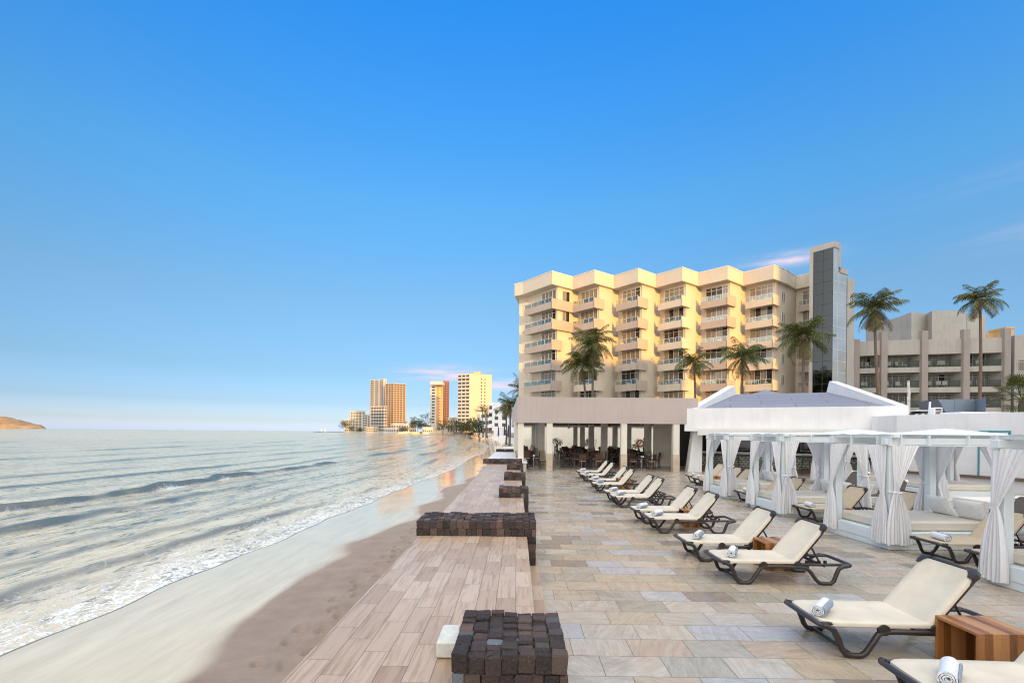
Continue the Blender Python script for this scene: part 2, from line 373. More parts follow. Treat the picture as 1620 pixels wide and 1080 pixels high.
vv = t.addv(t.scalev(c, (26, 1.6, 1)), t.vec(t.m('MULTIPLY', rc[0], 50), t.m('MULTIPLY', rc[2], 50), 0))
n1 = t.noise(vv, 1.0, 6, .62, .6)
col = t.mix(t.m('MULTIPLY', t.m('SUBTRACT', n1, .48, clamp=True), 4.0, clamp=True), base, t.mix(.75, base, (.24,.13,.075)))
col = t.mix(gap, col, (.07,.05,.04)); t.bump(t.m('SUBTRACT', t.m('MULTIPLY', n1, .1), gap), .25, .003)
M['deck'] = t.fin(col, t.m('ADD', t.m('MULTIPLY', n1, .3), .22))
# volcanic stone blocks
t = NT('volcanic_stone_blocks'); a = t.N('ShaderNodeAttribute'); a.attribute_name = 'tint'; c = t.coord()
base = t.ramp(a.outputs['Fac'], [(0,(.022,.015,.015)),(.35,(.045,.029,.027)),(.7,(.078,.050,.043)),(.88,(.11,.075,.060)),(.93,(.16,.085,.075)),(.965,(.06,.045,.04)),(1,(.16,.19,.23))])
n1 = t.noise(c, 45, 6, .7); n2 = t.noise(c, 9, 4, .6)
col = t.mix(t.m('MULTIPLY', t.m('SUBTRACT', n1, .45, clamp=True), 2.2, clamp=True), base, t.mix(.45, base, (.17,.13,.105)))
col = t.mix(t.m('MULTIPLY', t.m('SUBTRACT', t.noise(c, 17, 3, .8), .69, clamp=True), 12, clamp=True), col, (.55,.52,.48))
t.bump(t.m('ADD', n1, t.m('MULTIPLY', n2, 1.5)), 1.0, .022); M['stone'] = t.fin(col, .8)
t = NT('mortar'); M['mortar'] = t.fin(t.ramp(t.noise(t.coord(), 20, 4), [(.4,(.05,.042,.038)),(.7,(.30,.27,.24))]), .9)
# ---------------------------------------------------------------- ground, sand, sea, far land
import numpy as np
SHORE = [(-40,-7.9),(0,-7.8),(7,-7.75),(10,-7.5),(14,-7.2),(18,-6.9),(23,-6.5),(32,-6.3),(46,-5.8),(76,-5.4),(100,-5.8),(140,-8.6),(200,-17),(300,-32),(420,-55),(587,-103),(900,-219),(1580,-565),(1700,-600),(60000,-21200)]
def Xw(Y):
    return np.interp(Y, [a for a,b in SHORE], [b for a,b in SHORE]) + .10*np.sin(Y*.9+1)*np.exp(-np.maximum(Y,0)/60) + .07*np.sin(Y*2.3)*np.exp(-np.maximum(Y,0)/30) + .25*np.sin(Y*.17+.5)
LANDX = [(-40,-1.5),(40,-1.5),(48,-1.0),(70,2),(110,6),(160,4),(250,-8),(350,-25),(587,-80),(900,-190),(1580,-540),(60000,-20500)]
def Xl(Y): return np.interp(Y, [a for a,b in LANDX], [b for a,b in LANDX])
def fbm(x, y, seed, octs=4, base=1.0):
    rg = np.random.RandomState(seed); o = 0; a = 1; k = base
    for i in range(octs):
        for j in range(3):
            th = rg.rand()*6.28; ph = rg.rand()*6.28; kk = k*(.7+.6*rg.rand())
            o = o + a*np.sin(kk*(x*math.cos(th)+y*math.sin(th))+ph+1.3*np.sin(kk*.6*(x*math.sin(th)-y*math.cos(th))+ph*2))
        a *= .55; k *= 1.9
    return o/3
def mesh_grid(name, X, Y, Z, mat, attrs=None, smooth=True):
    ny, nx = X.shape
    co = np.stack([X, Y, Z], -1).reshape(-1, 3).astype(np.float32)
    j, i = np.meshgrid(np.arange(ny-1), np.arange(nx-1), indexing='ij'); a = (j*nx+i).ravel()
    fs = np.stack([a, a+nx, a+nx+1, a+1], 1).astype(np.int32)
    me = bpy.data.meshes.new(name); me.vertices.add(len(co)); me.vertices.foreach_set('co', co.ravel())
    me.loops.add(fs.size); me.loops.foreach_set('vertex_index', fs.ravel()); me.polygons.add(len(fs))
    me.polygons.foreach_set('loop_start', np.arange(0, fs.size, 4, dtype=np.int32)); me.polygons.foreach_set('loop_total', np.full(len(fs), 4, dtype=np.int32))
    me.update(); me.validate()
    if smooth: me.polygons.foreach_set('use_smooth', [True]*len(fs))
    for k, v in (attrs or {}).items():
        at_ = me.attributes.new(k, 'FLOAT', 'POINT'); at_.data.foreach_set('value', v.ravel().astype(np.float32))
    me.materials.append(mat); o = bpy.data.objects.new(name, me); COL.objects.link(o); o['kind'] = 'structure'; return o
def geo(a, b, d0, g):
    out = [a]; d = d0
    while out[-1] < b: out.append(out[-1]+d); d *= g
    out[-1] = b; return np.array(out)
# sand: t 0 = land edge, 1 = water line, >1 under water
rows = np.concatenate([np.arange(-30, 2.5, .5), np.arange(2.5, 16, .05), geo(16, 60000, .08, 1.022)])
cols = np.concatenate([np.linspace(0, 1, 130)**1.0, np.linspace(1.03, 1.8, 10)])
YY = np.repeat(rows[:, None], len(cols), 1); xw = Xw(YY); xl = Xl(YY)
XX = xl + (xw-xl)*cols[None, :]
zl = np.interp(YY, [-40, 40, 70, 120, 60000], [-.68, -.68, -.2, .2, .6])
tt = cols[None, :]
ZZ = np.where(tt <= 1, zl + (-1.1-zl)*tt**1.15, -1.1-(tt-1)*.9)
near = np.exp(-np.maximum(YY-3, 0)/30)
dry = np.clip((XX-xw-2.6)/1.5, 0, 1)
ZZ = ZZ + near*(.018*fbm(XX, YY, 3, 3, 1.1)*dry + .006*fbm(XX, YY, 8, 3, 7.0)*dry + .004*fbm(XX*.3, YY, 9, 2, 2.0))
rg = random.Random(5)
def foot(cx, cy, rz, dep, L=.26, W_=.10):
    global ZZ
    msk = (abs(XX-cx) < .4) & (abs(YY-cy) < .4)
    u = (XX-cx)*math.cos(rz)+(YY-cy)*math.sin(rz); v = -(XX-cx)*math.sin(rz)+(YY-cy)*math.cos(rz)
    r2 = (u/(W_*.55))**2+(v/(L*.5))**2
    ZZ = ZZ - np.where(msk, dep*np.exp(-r2*r2), 0) + np.where(msk, dep*.4*np.exp(-((np.sqrt(r2)-1.5)/.35)**2), 0)
y = 3.2
for tr, (x0, sl_, n, st) in enumerate(((-2.75, -.02, 26, .55), (-3.35, .03, 18, .60), (-2.2, 0, 34, .36), (-2.45, .01, 30, .41))):
    for k in range(n):
        foot(x0+sl_*k+.08*(-1)**k+rg.uniform(-.07, .07)*(1+2*(tr > 1)), 4.3+st*k+rg.uniform(-.12, .12), rg.uniform(-.5, .5), rg.uniform(.045, .075), rg.uniform(.2, .3), rg.uniform(.09, .14))
t = NT('beach_sand'); c = t.coord(); a = t.N('ShaderNodeAttribute'); a.attribute_name = 'wet'
wv = t.m('ADD', a.outputs['Fac'], t.m('MULTIPLY', t.m('SUBTRACT', t.noise(t.scalev(c, (1,.5,1)), .55, 2, .4), .5), .30))
wet = t.N('ShaderNodeMapRange', interpolation_type='SMOOTHSTEP'); t.put(wet.inputs[0], wv); wet.inputs[1].default_value = .46; wet.inputs[2].default_value = .53
wetf = wet.outputs[0]
n1 = t.noise(c, 2.2, 6, .65); n2 = t.noise(c, 220, 2, .6)
dryc = t.ramp(n1, [(.3, (.25,.19,.155)), (.7, (.34,.27,.225))]); dryc = t.mix(t.m('MULTIPLY', t.m('SUBTRACT', n2, .35, clamp=True), 1.6, clamp=True), dryc, (.15,.11,.09)); dryc = t.mix(t.m('MULTIPLY', t.m('SUBTRACT', t.noise(c, 38, 4, .7), .62, clamp=True), 6, clamp=True), dryc, (.12,.09,.07))
wetc = t.ramp(t.noise(t.scalev(c, (2.2,.5,1)), 1.5, 5, .6), [(.3, (.55,.465,.345)), (.7, (.68,.585,.44))])
col = t.mix(wetf, dryc, wetc)
bmp = t.m('ADD', t.m('MULTIPLY', t.m('MULTIPLY', t.noise(c, 60, 4, .7), t.m('SUBTRACT', 1, wetf)), .8), t.m('MULTIPLY', t.noise(t.scalev(c, (3.0,.7,1)), 2.0, 3, .5, .6), .35))
t.bump(bmp, .35, .01)
t.put(t.p.inputs['Specular IOR Level'], t.m('MULTIPLY_ADD', wetf, .55, .3))
rgh = t.m('SUBTRACT', .88, t.m('MULTIPLY', wetf, .76)); M['sand'] = t.fin(col, rgh)
SANDNT = (t, wetf, rgh, col)
sdist = (XX-xw)
wetattr = np.clip(1-(sdist/ (3.05+.35*np.sin(YY*.42)+.2*np.sin(YY*1.1+2)) )*.5, 0, 1)
wetattr = np.where(YY > 120, np.clip(1-sdist/16*.5, 0, 1), wetattr)
mesh_grid('sand', XX, YY, ZZ, M['sand'], {'wet': wetattr})
# sea
rows = np.concatenate([np.arange(-30, 3, .6), geo(3, 60000, .045, 1.0125)])
ss = np.concatenate([np.arange(-.25, 4, .06), np.arange(4, 16, .10), geo(16, 40000, .12, 1.055)])
YY = np.repeat(rows[:, None], len(ss), 1); S = np.repeat(ss[None, :], len(rows), 0)
XX = Xw(YY) - S
dist = np.sqrt(XX**2+YY**2)
Z = -1.1 + np.minimum(S*.05, .02)
crest = np.zeros_like(Z); frontf = np.zeros_like(Z)
rg = np.random.RandomState(4)
for (s0, amp, wd, sd, lo, hi) in ((2.4,.14,.42,1,-30,30),(9.4,.24,.50,2,-30,34),(13.2,.27,.55,3,-30,60),(7.4,.05,.4,31,-30,60),(11.4,.05,.4,32,-30,80),(4.6,.06,.4,33,-30,50),(6.0,.05,.5,4,-30,200),(17,.07,.7,5,-30,200),(21.5,.10,.7,6,10,300),(28,.09,.9,7,10,300),(36,.12,1,8,20,500),(47,.12,1.2,9,20,500),(60,.14,1.4,10,20,800),(80,.18,1.8,11,20,900),(110,.2,2,12,0,900),(3.6,.13,.5,13,45,160),(8,.16,.7,14,60,260),(14,.2,.9,15,60,300)):
    pos = s0*(1+.0*YY) + .28*np.sin(YY*.13+sd) + .16*np.sin(YY*.43+sd*2)+.09*np.sin(YY*1.3+sd)+.05*np.sin(YY*3.1+sd*3)
    env = np.clip(.70+.45*np.sin(YY*.11+sd*1.7)+.28*np.sin(YY*.37+sd), .0, 1.35)
    if amp > .23 and s0 < 15: env = (.42+.58*env)*(1+.22*np.sin(YY*.9+sd*3)+.12*np.sin(YY*2.3+sd))
    env = env*np.clip((YY-lo)/8, 0, 1)*np.clip((hi-YY)/12, 0, 1)
    d = S-pos; prof = np.where(d < 0, np.exp(-(d/(wd*.42))**2), np.exp(-(d/(wd*1.5))**2))
    Z = Z + amp*env*prof
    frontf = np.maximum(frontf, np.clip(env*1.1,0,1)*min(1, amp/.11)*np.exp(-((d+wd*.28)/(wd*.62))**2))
    crest = np.maximum(crest, env*np.exp(-((d+wd*.9)/(wd*.9))**2)*(amp/.3))
nr = np.exp(-dist/140)*np.clip(S/2, 0, 1)
Z = Z + nr*(.017*fbm(XX*2.2, YY*.8, 21, 3, 1.2) + .010*fbm(XX*3, YY*1.2, 22, 3, 4.2))
Z = Z + np.clip(dist/200,0,1)*np.exp(-dist/1500)*.05*fbm(XX, YY*.35, 25, 3, .35)
Z = np.where(S < 0, -1.1+S*.35, Z)
t = NT('sea_water'); c = t.coord(); a = t.N('ShaderNodeAttribute'); a.attribute_name = 'shore'; s_ = a.outputs['Fac']; b = t.N('ShaderNodeAttribute'); b.attribute_name = 'crest'
vor = t.N('ShaderNodeTexVoronoi', feature='DISTANCE_TO_EDGE'); t.put(vor.inputs['Vector'], t.addv(t.scalev(c, (1,.75,0)), t.vec(t.m('MULTIPLY', t.noise(c, 2.5, 4), .9), t.m('MULTIPLY', t.noise(c, 3.1, 4), .9), 0))); vor.inputs['Scale'].default_value = 5.5
web = t.m('SUBTRACT', 1, t.m('MULTIPLY', vor.outputs['Distance'], 6.5), clamp=True)
fn = t.noise(t.scalev(c, (1,.5,1)), 1.3, 6, .68); fn2 = t.noise(c, 14, 4, .7)
fall = t.N('ShaderNodeMapRange'); t.put(fall.inputs[0], s_); fall.inputs[1].default_value = 3.4; fall.inputs[2].default_value = .1
dens = t.m('MULTIPLY', fall.outputs[0], t.m('LESS_THAN', t.xyz(c)[1], 200.0))
fo = t.m('MULTIPLY', t.m('SUBTRACT', t.m('ADD', t.m('ADD', t.m('MULTIPLY', dens, .80), t.m('MULTIPLY', web, .62)), t.m('ADD', t.m('MULTIPLY', fn, 1.1), t.m('MULTIPLY', fn2, .6))), 1.62), 2.3, clamp=True)
far_ = t.N('ShaderNodeMapRange'); t.put(far_.inputs[0], t.xyz(c)[1]); far_.inputs[1].default_value = 70; far_.inputs[2].default_value = 14
fo = t.m('MULTIPLY', t.m('MULTIPLY', fo, t.m('GREATER_THAN', dens, .001)), t.m('MULTIPLY_ADD', far_.outputs[0], .75, .2))
fc = t.m('MULTIPLY', t.m('SUBTRACT', t.m('ADD', t.m('MULTIPLY', b.outputs['Fac'], .72), t.m('ADD', t.m('MULTIPLY', fn2, .8), t.m('MULTIPLY', web, .25))), 1.12), 2.4, clamp=True)
foam = t.m('MAXIMUM', fo, t.m('MULTIPLY', fc, .85))
shallow = t.N('ShaderNodeMapRange'); t.put(shallow.inputs[0], s_); shallow.inputs[1].default_value = 5; shallow.inputs[2].default_value = .2
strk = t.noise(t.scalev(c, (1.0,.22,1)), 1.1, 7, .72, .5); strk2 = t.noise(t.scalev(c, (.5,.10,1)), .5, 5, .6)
milky_sheen = t.m('MULTIPLY', t.m('SUBTRACT', t.m('ADD', strk, t.m('MULTIPLY', strk2, .55)), .54, clamp=True), 5.0, clamp=True)  # milky film; its cream also stands in for the sky's reflection
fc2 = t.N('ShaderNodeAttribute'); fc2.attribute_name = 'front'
milky_sheen = t.m('MULTIPLY', milky_sheen, t.m('SUBTRACT', 1, t.m('MULTIPLY', fc2.outputs['Fac'], 1.25), clamp=True), clamp=True)  # darkens wave fronts in the colour, where less sky would reflect
edge_ = t.m('GREATER_THAN', s_, .045); milky_sheen = t.m('MULTIPLY', t.m('MULTIPLY_ADD', milky_sheen, .88, .0), edge_)
st3 = t.noise(t.scalev(c, (1.0,.28,1)), 4.2, 5, .68, .3); milky_sheen = t.m('MULTIPLY', milky_sheen, t.m('MULTIPLY', t.m('SUBTRACT', st3, .36, clamp=True), 9.0, clamp=True), clamp=True)
body = t.mix(milky_sheen, t.mix(shallow.outputs[0], (.13,.15,.145), (.22,.20,.165)), (.74,.635,.465))
foam = t.m('MULTIPLY', foam, edge_); col = t.mix(foam, body, (.80,.82,.84))
r1 = t.noise(t.scalev(c, (1.5,.42,1)), 1.5, 4, .62, .4); r2 = t.noise(t.scalev(c, (.30,.08,1)), 1.3, 5, .6, .3)
t.bump(t.m('ADD', t.m('ADD', t.m('ADD', t.m('MULTIPLY', r1, .11), t.m('MULTIPLY', t.noise(t.scalev(c, (1,.4,1)), 7.0, 3, .6), .012)), t.m('MULTIPLY', r2, .22)), t.m('MULTIPLY', foam, .02)), .75, 1.0)
t.p.inputs['IOR'].default_value = 1.33
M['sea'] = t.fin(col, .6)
def wetgloss(t, f, tint, rough, base):
    out = t.n['Material Output']; nb = [n for n in t.n if n.bl_idname == 'ShaderNodeBump'][0]
    df = t.N('ShaderNodeBsdfDiffuse'); t.put(df.inputs[0], base); t.t.links.new(nb.outputs[0], df.inputs['Normal'])
    gl = t.N('ShaderNodeBsdfGlossy'); t.put(gl.inputs[0], tint); t.put(gl.inputs['Roughness'], rough); t.t.links.new(nb.outputs[0], gl.inputs['Normal'])
    fr = t.N('ShaderNodeFresnel'); fr.inputs[0].default_value = 1.36; t.t.links.new(nb.outputs[0], fr.inputs['Normal'])
    mx = t.N('ShaderNodeMixShader'); t.put(mx.inputs[0], t.m('MULTIPLY', fr.outputs[0], f, clamp=True)); t.t.links.new(df.outputs[0], mx.inputs[1]); t.t.links.new(gl.outputs[0], mx.inputs[2]); t.t.links.new(mx.outputs[0], out.inputs[0])
t_, wf_, rg_, cl_ = SANDNT; wetgloss(t_, t_.m('MULTIPLY_ADD', wf_, .85, .2), (1,.93,.82), rg_, cl_)
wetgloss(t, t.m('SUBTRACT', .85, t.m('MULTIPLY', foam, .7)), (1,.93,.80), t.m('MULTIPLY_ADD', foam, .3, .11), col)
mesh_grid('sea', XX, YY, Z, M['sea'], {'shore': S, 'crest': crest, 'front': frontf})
# land
t = NT('dry_ground'); c = t.coord(); M['land'] = t.fin(t.ramp(t.noise(c, .05, 6, .6), [(.3, (.13,.11,.08)), (.7, (.26,.21,.16))]), .95)
ys = list(np.arange(56, 100, 8))+[100,130,160,200,250,300,350,470,587,740,900,1200,1580,3000,8000,20000,60000]
mb = MB(); pts = [(float(Xl(np.array(float(y)))) , y) for y in ys]
vs = []; fs = []
for i, (x, y) in enumerate(pts):
    z = float(np.interp(y, [-40,40,70,120,60000],[-.68,-.68,-.2,.2,.6]))
    vs += [(x, y, z), (x+2.5, y, z+.03 if y > 70 else z), (x+60+y*1.5, y, .6 if y > 120 else z+.06)]
for i in range(len(pts)-1):
    b0 = i*3
    for k in (0, 1): fs.append((b0+k, b0+k+1, b0+k+4, b0+k+3))
mb.add(vs, fs); mb.build('land', M['land'], kind='structure')
mb = MB(); mb.add([(-60,-200,-.9),(160,-200,-.9),(420,56,-.9),(420,56,-.09),(-60,-30,-.9)], [(0,1,2,3)]) if False else None
mb = MB(); mb.grid(lambda u, v: (-.4+u*400, -150+v*206.1, -.06), 8, 8); mb.build('ground', M['land'], kind='structure')
mb = MB(); mb.grid(lambda u, v: (.19+u*40, -8+v*72, 0), 4, 4); mb.build('patio', M['patio'], kind='structure')
mb = MB(); mb.box(.19, .37, -8, 26.4, -.02, .004); mb.build('patio_border', M['deck'], kind='structure')
# raised plank-tiled ledge along the beach
mb = MB(); mb.box(-1.57, .17, -8, 26.45, -1.6, .46); mb.build('seawall', M['cream'], kind='structure')
mb = MB(); mb.box(-1.60, .18, -8, 26.45, .46, .48); mb.build('seawall_deck', M['deck'], kind='structure')
mb = MB(); mb.box(-1.75, .55, 27.75, 42.6, -1.6, .44); mb.build('seawall', M['cream'], kind='structure')
mb = MB(); mb.box(-1.9, .6, 27.72, 42.6, .44, .5); mb.build('seawall_deck', M['white'], kind='structure')
mb = MB(); mb.box(-1.7, .55, 44, 60, -1.6, .46); mb.build('seawall', M['cream'], kind='structure')
vs = []; fs = []
yq = np.arange(420, 1600, 20.0); rgq = random.Random(6)
for y in yq:
    x = float(Xl(np.array(y))); h = 1.2+rgq.uniform(0,1.6)
    vs += [(x-2, y, -1.3), (x-.5, y, h), (x+3, y, h+.2), (x+4, y, -.5)]
for i in range(len(yq)-1):
    for k in range(3): fs.append((i*4+k, i*4+k+1, i*4+k+5, i*4+k+4))
MB().add(vs, fs).build('rocky_shore', M['rock'], kind='structure')
# headland on the far left
t = NT('dry_hillside'); c = t.coord(); n = t.noise(c, .01, 8, .7); M['hill'] = t.fin(t.ramp(n, [(.35, (.13,.10,.045)), (.5, (.26,.17,.09)), (.7, (.36,.22,.13))]), .95)
def hillz(u, v):
    Y = 5000+v*900; X = (-6500+u*1585)*Y/5000
    e = np.interp(u, [0,.45,.60,.728,.794,.897,.97,1], [300,230,165,132,100,62,34,-6])
    n = float(fbm(np.array(X*.012), np.array(Y*.012), 31, 4, 1.0))
    return (X, Y, -1.3+max(0, e*math.sin(math.pi*min(1, v*1.1))**.6 + n*14*math.sin(math.pi*v) if v > 0 else 0))
mb = MB(); mb.grid(hillz, 90, 24); mb.build('hills', M['hill'], kind='structure', smooth=180)
# breakwater with two small beacons
rg = random.Random(3)
mb = MB()
for k in range(70):
    a = rg.random(); X = -632+a*112; r = rg.uniform(1.2, 2.4)
    mb.M = Matrix.Translation((X, 1500+rg.uniform(-6,6), -1.7+rg.uniform(0,1.2))) @ Matrix.Rotation(rg.random()*6, 4, 'Z') @ Matrix.Rotation(rg.random(), 4, 'X')
    mb.bbox(-r, r, -r*.7, r*.7, -r*.6, r*.6, r*.25)
tag(mb.build('breakwater', M['rock']), 'low rocky breakwater reaching out to sea left of the far towers', 'breakwater')['kind'] = 'stuff'
for k, (px, lb) in enumerate(((507, 'slim pale beacon near the seaward end of the rocky breakwater'), (513, 'second slim beacon just inland of the first on the breakwater'))):
    X = (px-818)/FPX*1500; mb = MB(); mb.lathe((X, 1500, 0), ((0,1.2),(0,1.2),(1.0,1.5),(.8,7),(1.5,7.2),(1.5,7.6),(.6,7.8),(.6,9),(.05,10))[1:], 8); tag(mb.build('beacon', M['white']), lb, 'beacon')

# ---------------------------------------------------------------- stone walls built of volcanic blocks
def stone_wall(x0, x1, y0, y1, label, pier=True, seed=1, far=False, ztop=.727, zb=.475):
    rg = random.Random(seed); mb = MB(); mb.m = 0
    bx = .112 if not far else .15; by = .10 if not far else .14; hz = (ztop-zb)/2
    def blk(cx, cy, cz, sx, sy, sz, j=.008):
        mb.tint = rg.random()
        o = mb.M; mb.M = Matrix.Translation((cx+rg.uniform(-j,j)*.3, cy+rg.uniform(-j,j)*.3, cz)) @ Matrix.Rotation(rg.uniform(-.05,.05), 4, 'X') @ Matrix.Rotation(rg.uniform(-.05,.05), 4, 'Y') @ Matrix.Rotation(rg.uniform(-.04,.04), 4, 'Z')
        if far: mb.box(-sx/2, sx/2, -sy/2, sy/2, -sz/2, sz/2)
        else: mb.bbox(-sx/2, sx/2, -sy/2, sy/2, -sz/2, sz/2, min(sx, sy, sz)*.06, .0042, rg)
        mb.M = o
    # top layer
    nx = max(1, round((x1-x0)/bx)); ex = (x1-x0)/nx
    for i in range(nx):
        yy = y0
        while yy < y1-.02:
            L = min(by*rg.uniform(.6, 1.35), y1-yy)
            if y1-yy-L < .035: L = y1-yy
            dz = rg.uniform(-.018, .014)
            h = hz
            blk(x0+(i+.5)*ex, yy+L/2, ztop-h/2+dz, ex-.004, L-.004, h, .012); yy += L
    # lower courses: front, left, right faces
    z = ztop-hz
    cs = [(z-hz, z)]
    def course(xa, xb, za, zb_, sides='flr'):
        n = max(1, round((xb-xa)/bx)); e = (xb-xa)/n; off = rg.uniform(.2,.8)*e
        for fy, s in ((y0, 1), (y1, -1)):
            xx = xa
            while xx < xb-.01:
                L = e*rg.uniform(.75, 1.25); 
                if xb-xx-L < .04: L = xb-xx
                blk(xx+L/2, fy+s*(.045+rg.uniform(-.008,.008)), (za+zb_)/2, L-.005, .09, zb_-za-.004); xx += L
        for fx, s in ((xa, 1), (xb, -1)):
            yy = y0+.09
            while yy < y1-.09:
                L = by*rg.uniform(.8,1.3)
                if y1-.09-yy-L < .04: L = y1-.09-yy
                if L < .01: break
                blk(fx+s*(.045+rg.uniform(-.008,.008)), yy+L/2, (za+zb_)/2, .09, L-.005, zb_-za-.004); yy += L
    course(x0, x1, zb, z)
    px0 = .195
    if pier:
        zz = zb; k = 0
        while zz > .02:
            za = max(0, zz-.118); course(px0, x1, za, zz); zz = za
    mb.m = 1; mb.tint = .5
    mb.box(x0+.03, x1-.03, y0+.03, y1-.03, zb, ztop-.03)
    if pier: mb.box(px0+.03, x1-.03, y0+.03, y1-.03, .003, zb-.004)
    return tag(mb.build('stone_wall', [M['stone'], M['mortar']]), label, 'stone wall', 'dark volcanic stone walls along the ledge')
stone_wall(-.42, .35, 3.19, 4.0, 'short dark volcanic stone wall nearest the camera with a white block at its left', seed=2)
stone_wall(-1.66, .33, 8.02, 8.92, 'wide dark volcanic stone wall crossing the whole plank ledge, in front of the short ones', seed=3)
stone_wall(-.47, .32, 12.78, 13.5, 'short dark volcanic stone wall, first one beyond the wide near wall', seed=4)
stone_wall(-.46, .32, 17.5, 18.2, 'short dark volcanic stone wall, second one beyond the wide near wall', seed=5, far=True)
stone_wall(-.46, .30, 22.3, 23.0, 'short dark volcanic stone wall, last short one before the restaurant', seed=6, far=True)
stone_wall(-1.85, .30, 26.5, 27.5, 'wide dark volcanic stone wall right in front of the restaurant corner post', seed=7, far=True)
stone_wall(-1.85, -.1, 43, 43.9, 'distant dark stone wall at the seaward side of the restaurant', pier=False, seed=8, far=True)
mb = MB(); mb.bbox(-.60, -.435, 3.66, 4.0, .482, .615, .015)
tag(mb.build('concrete_block', M['block'], bevel=.006), 'small pale concrete block lying on the ledge against the nearest stone wall', 'concrete block')
# ---------------------------------------------------------------- blocks behind the photographer that throw the shade
def back_block(name, x0, x1, y0, y1, h, label):
    t = thing(name, label, 'building', ((x0+x1)/2, (y0+y1)/2, 0)); ox, oy = (x0+x1)/2, (y0+y1)/2
    mb = MB(); mb.box(x0-ox, x1-ox, y0-oy, y1-oy, -1, h); mb.build('wall', M['hotel'], t)
    for k in range(int(h/3.1)-1):
        mb = MB(); z = 3.1*(k+1); mb.box(x0-ox-.5, x1-ox+.5, y1-oy+.01, y1-oy+1.2, z, z+.9); mb.build('balcony', M['mauve'], t)
back_block('hotel_block', -30, 149, -134, -120, 41.5, 'long cream hotel block behind the photographer, facing the patio')
back_block('hotel_tower', 164.6, 300, -124, -120, 62, 'tall cream hotel tower behind the photographer, further inland')

# ---------------------------------------------------------------- hotel with the zigzag front
C_ = [(5.0,71.8),(11.2,71.3),(17.4,70.5),(23.6,69.9),(29.8,69.2),(36.1,68.8)]
N_ = [(.7,77.3),(8.4,74.5),(14.6,73.9),(20.8,73.3),(26.8,72.3),(33.3,72.0),(42.0,73.6)]
V2 = lambda p: Vector((p[0], p[1]))
ho = thing('hotel', 'eight-storey cream hotel with zigzag balcony front and sunlit blank walls, behind the restaurant', 'hotel', (20, 78, 0))
HO = Vector((20, 78, 0))
def hpt(p): return (p[0]-20, p[1]-78)
ZT = 26.2
# outline walls (inset from the fascia)
wallpts = []; bays = []
for i in range(6):
    P, Cc, Q = V2(N_[i]), V2(C_[i]), V2(N_[i+1])
    a = (Cc-P).normalized(); b = (Q-Cc).normalized()
    w0 = P + b*1.5 - a*.4; w1 = Cc + b*1.5 - a*.4
    bays.append((P, Cc, Q, a, b, w0, w1)); wallpts += [w0, w1]
Pn, Cn = V2((42.0,73.6)), V2((43.6,71.6)); a = (Cn-Pn).normalized(); b = Vector((-a.y, a.x)); b = b if b.x > 0 else -b
w0 = Pn+b*.9-a*.3; w1 = Cn+b*.9-a*.2; bays.append((Pn, Cn, Cn+b*3, a, b, w0, w1)); wallpts += [w0, w1, w1+b*4, Vector((50, 92)), Vector((3, 96)), Vector((.2, 79))]
mb = MB(); mb.prism([hpt(p) for p in wallpts], 0, 25.6); mb.build('wall', M['hotel'], ho)
fp = []
for i in range(6): fp += [V2(N_[i]), V2(C_[i])]
fp += [V2((39.2,71.0)), Pn, Cn, Cn+b*1.3, Vector((49, 76)), Vector((50, 91)), Vector((2, 96)), Vector((-.6, 78.3))]
mb = MB(); mb.prism([hpt(p) for p in fp], 24.3, ZT); f_ = mb.build('roof_fascia', M['hotel'], ho)
mb = MB(); mb.prism([hpt(p+(p-Vector((22,82))).normalized()*.05) for p in fp], ZT+.003, ZT+.10); mb.build('coping', M['frame'], f_)
# side tower facing the sea (stepped blocks at the left end)
for k in range(7):
    z = 21.6-3.05*k
    mb = MB(); x, y = hpt((.5, 79.0)); mb.prism([(x,y),(x+1.9,y-1.6),(x+4,y+1.5),(x+2,y+4)], z, z+1.5); mb.build('balcony', M['hotel'], ho)
def frame_mesh(Wd, H, n, curt, rg, transom=False):
    """window standing in local xz, facing -y; returns (frame mb, glass mb)"""
    fr = MB(); gl = MB(); t = .05
    fr.box(0, Wd, -.04, .04, H-.07, H); fr.box(0, Wd, -.04, .04, 0, .06)
    for i in range(n+1): x = Wd*i/n; fr.box(min(max(x-t/2,0),Wd-t), min(max(x+t/2,t),Wd), -.038, .038, .06, H-.07)
    if transom: fr.box(.05, Wd-.05, -.03, .03, H*.78, H*.78+.05)
    for i in range(n):
        gl.m = 1 if rg.random() < curt else 0; gl.box(Wd*i/n+t/2, Wd*(i+1)/n-t/2, .0, .02, .06, H-.07)
    return fr, gl
rg = random.Random(11)
def place(ob, P, a, z, base):  # local x along a; local -y outward to viewer
    ang = math.atan2(a.y, a.x); ob.location = (P.x-base.x, P.y-base.y, z); ob.rotation_euler = (0, 0, ang)
wvar = []
for v in range(5):
    fr, gl = frame_mesh(3.3, 2.15, 4, [.9,.6,.4,.75,.5][v], rg, v % 2 == 0)
    wvar.append((fr, gl, None))
def window(P, a, z, base, root, v, cache, Wd=None, H=None, n=None, name='window'):
    key = (v, Wd, H, n)
    if key not in cache:
        fr, gl = frame_mesh(Wd, H, n, [.9,.6,.4,.75,.5][v], random.Random(v*7+3), v % 2 == 0)
        f = fr.build(name, M['frame'], root); g = gl.build('pane', [M['pane'], M['panec']], f); cache[key] = (f, g)
    else:
        f0, g0 = cache[key]; f = f0.copy(); g = g0.copy(); COL.objects.link(f); COL.objects.link(g); f.parent = root; g.parent = f
    place(f, P, a, z, base); return f
wc = {}
def thick(P, Q, nrm, w_): return [P, Q, Q+nrm*w_, P+nrm*w_]
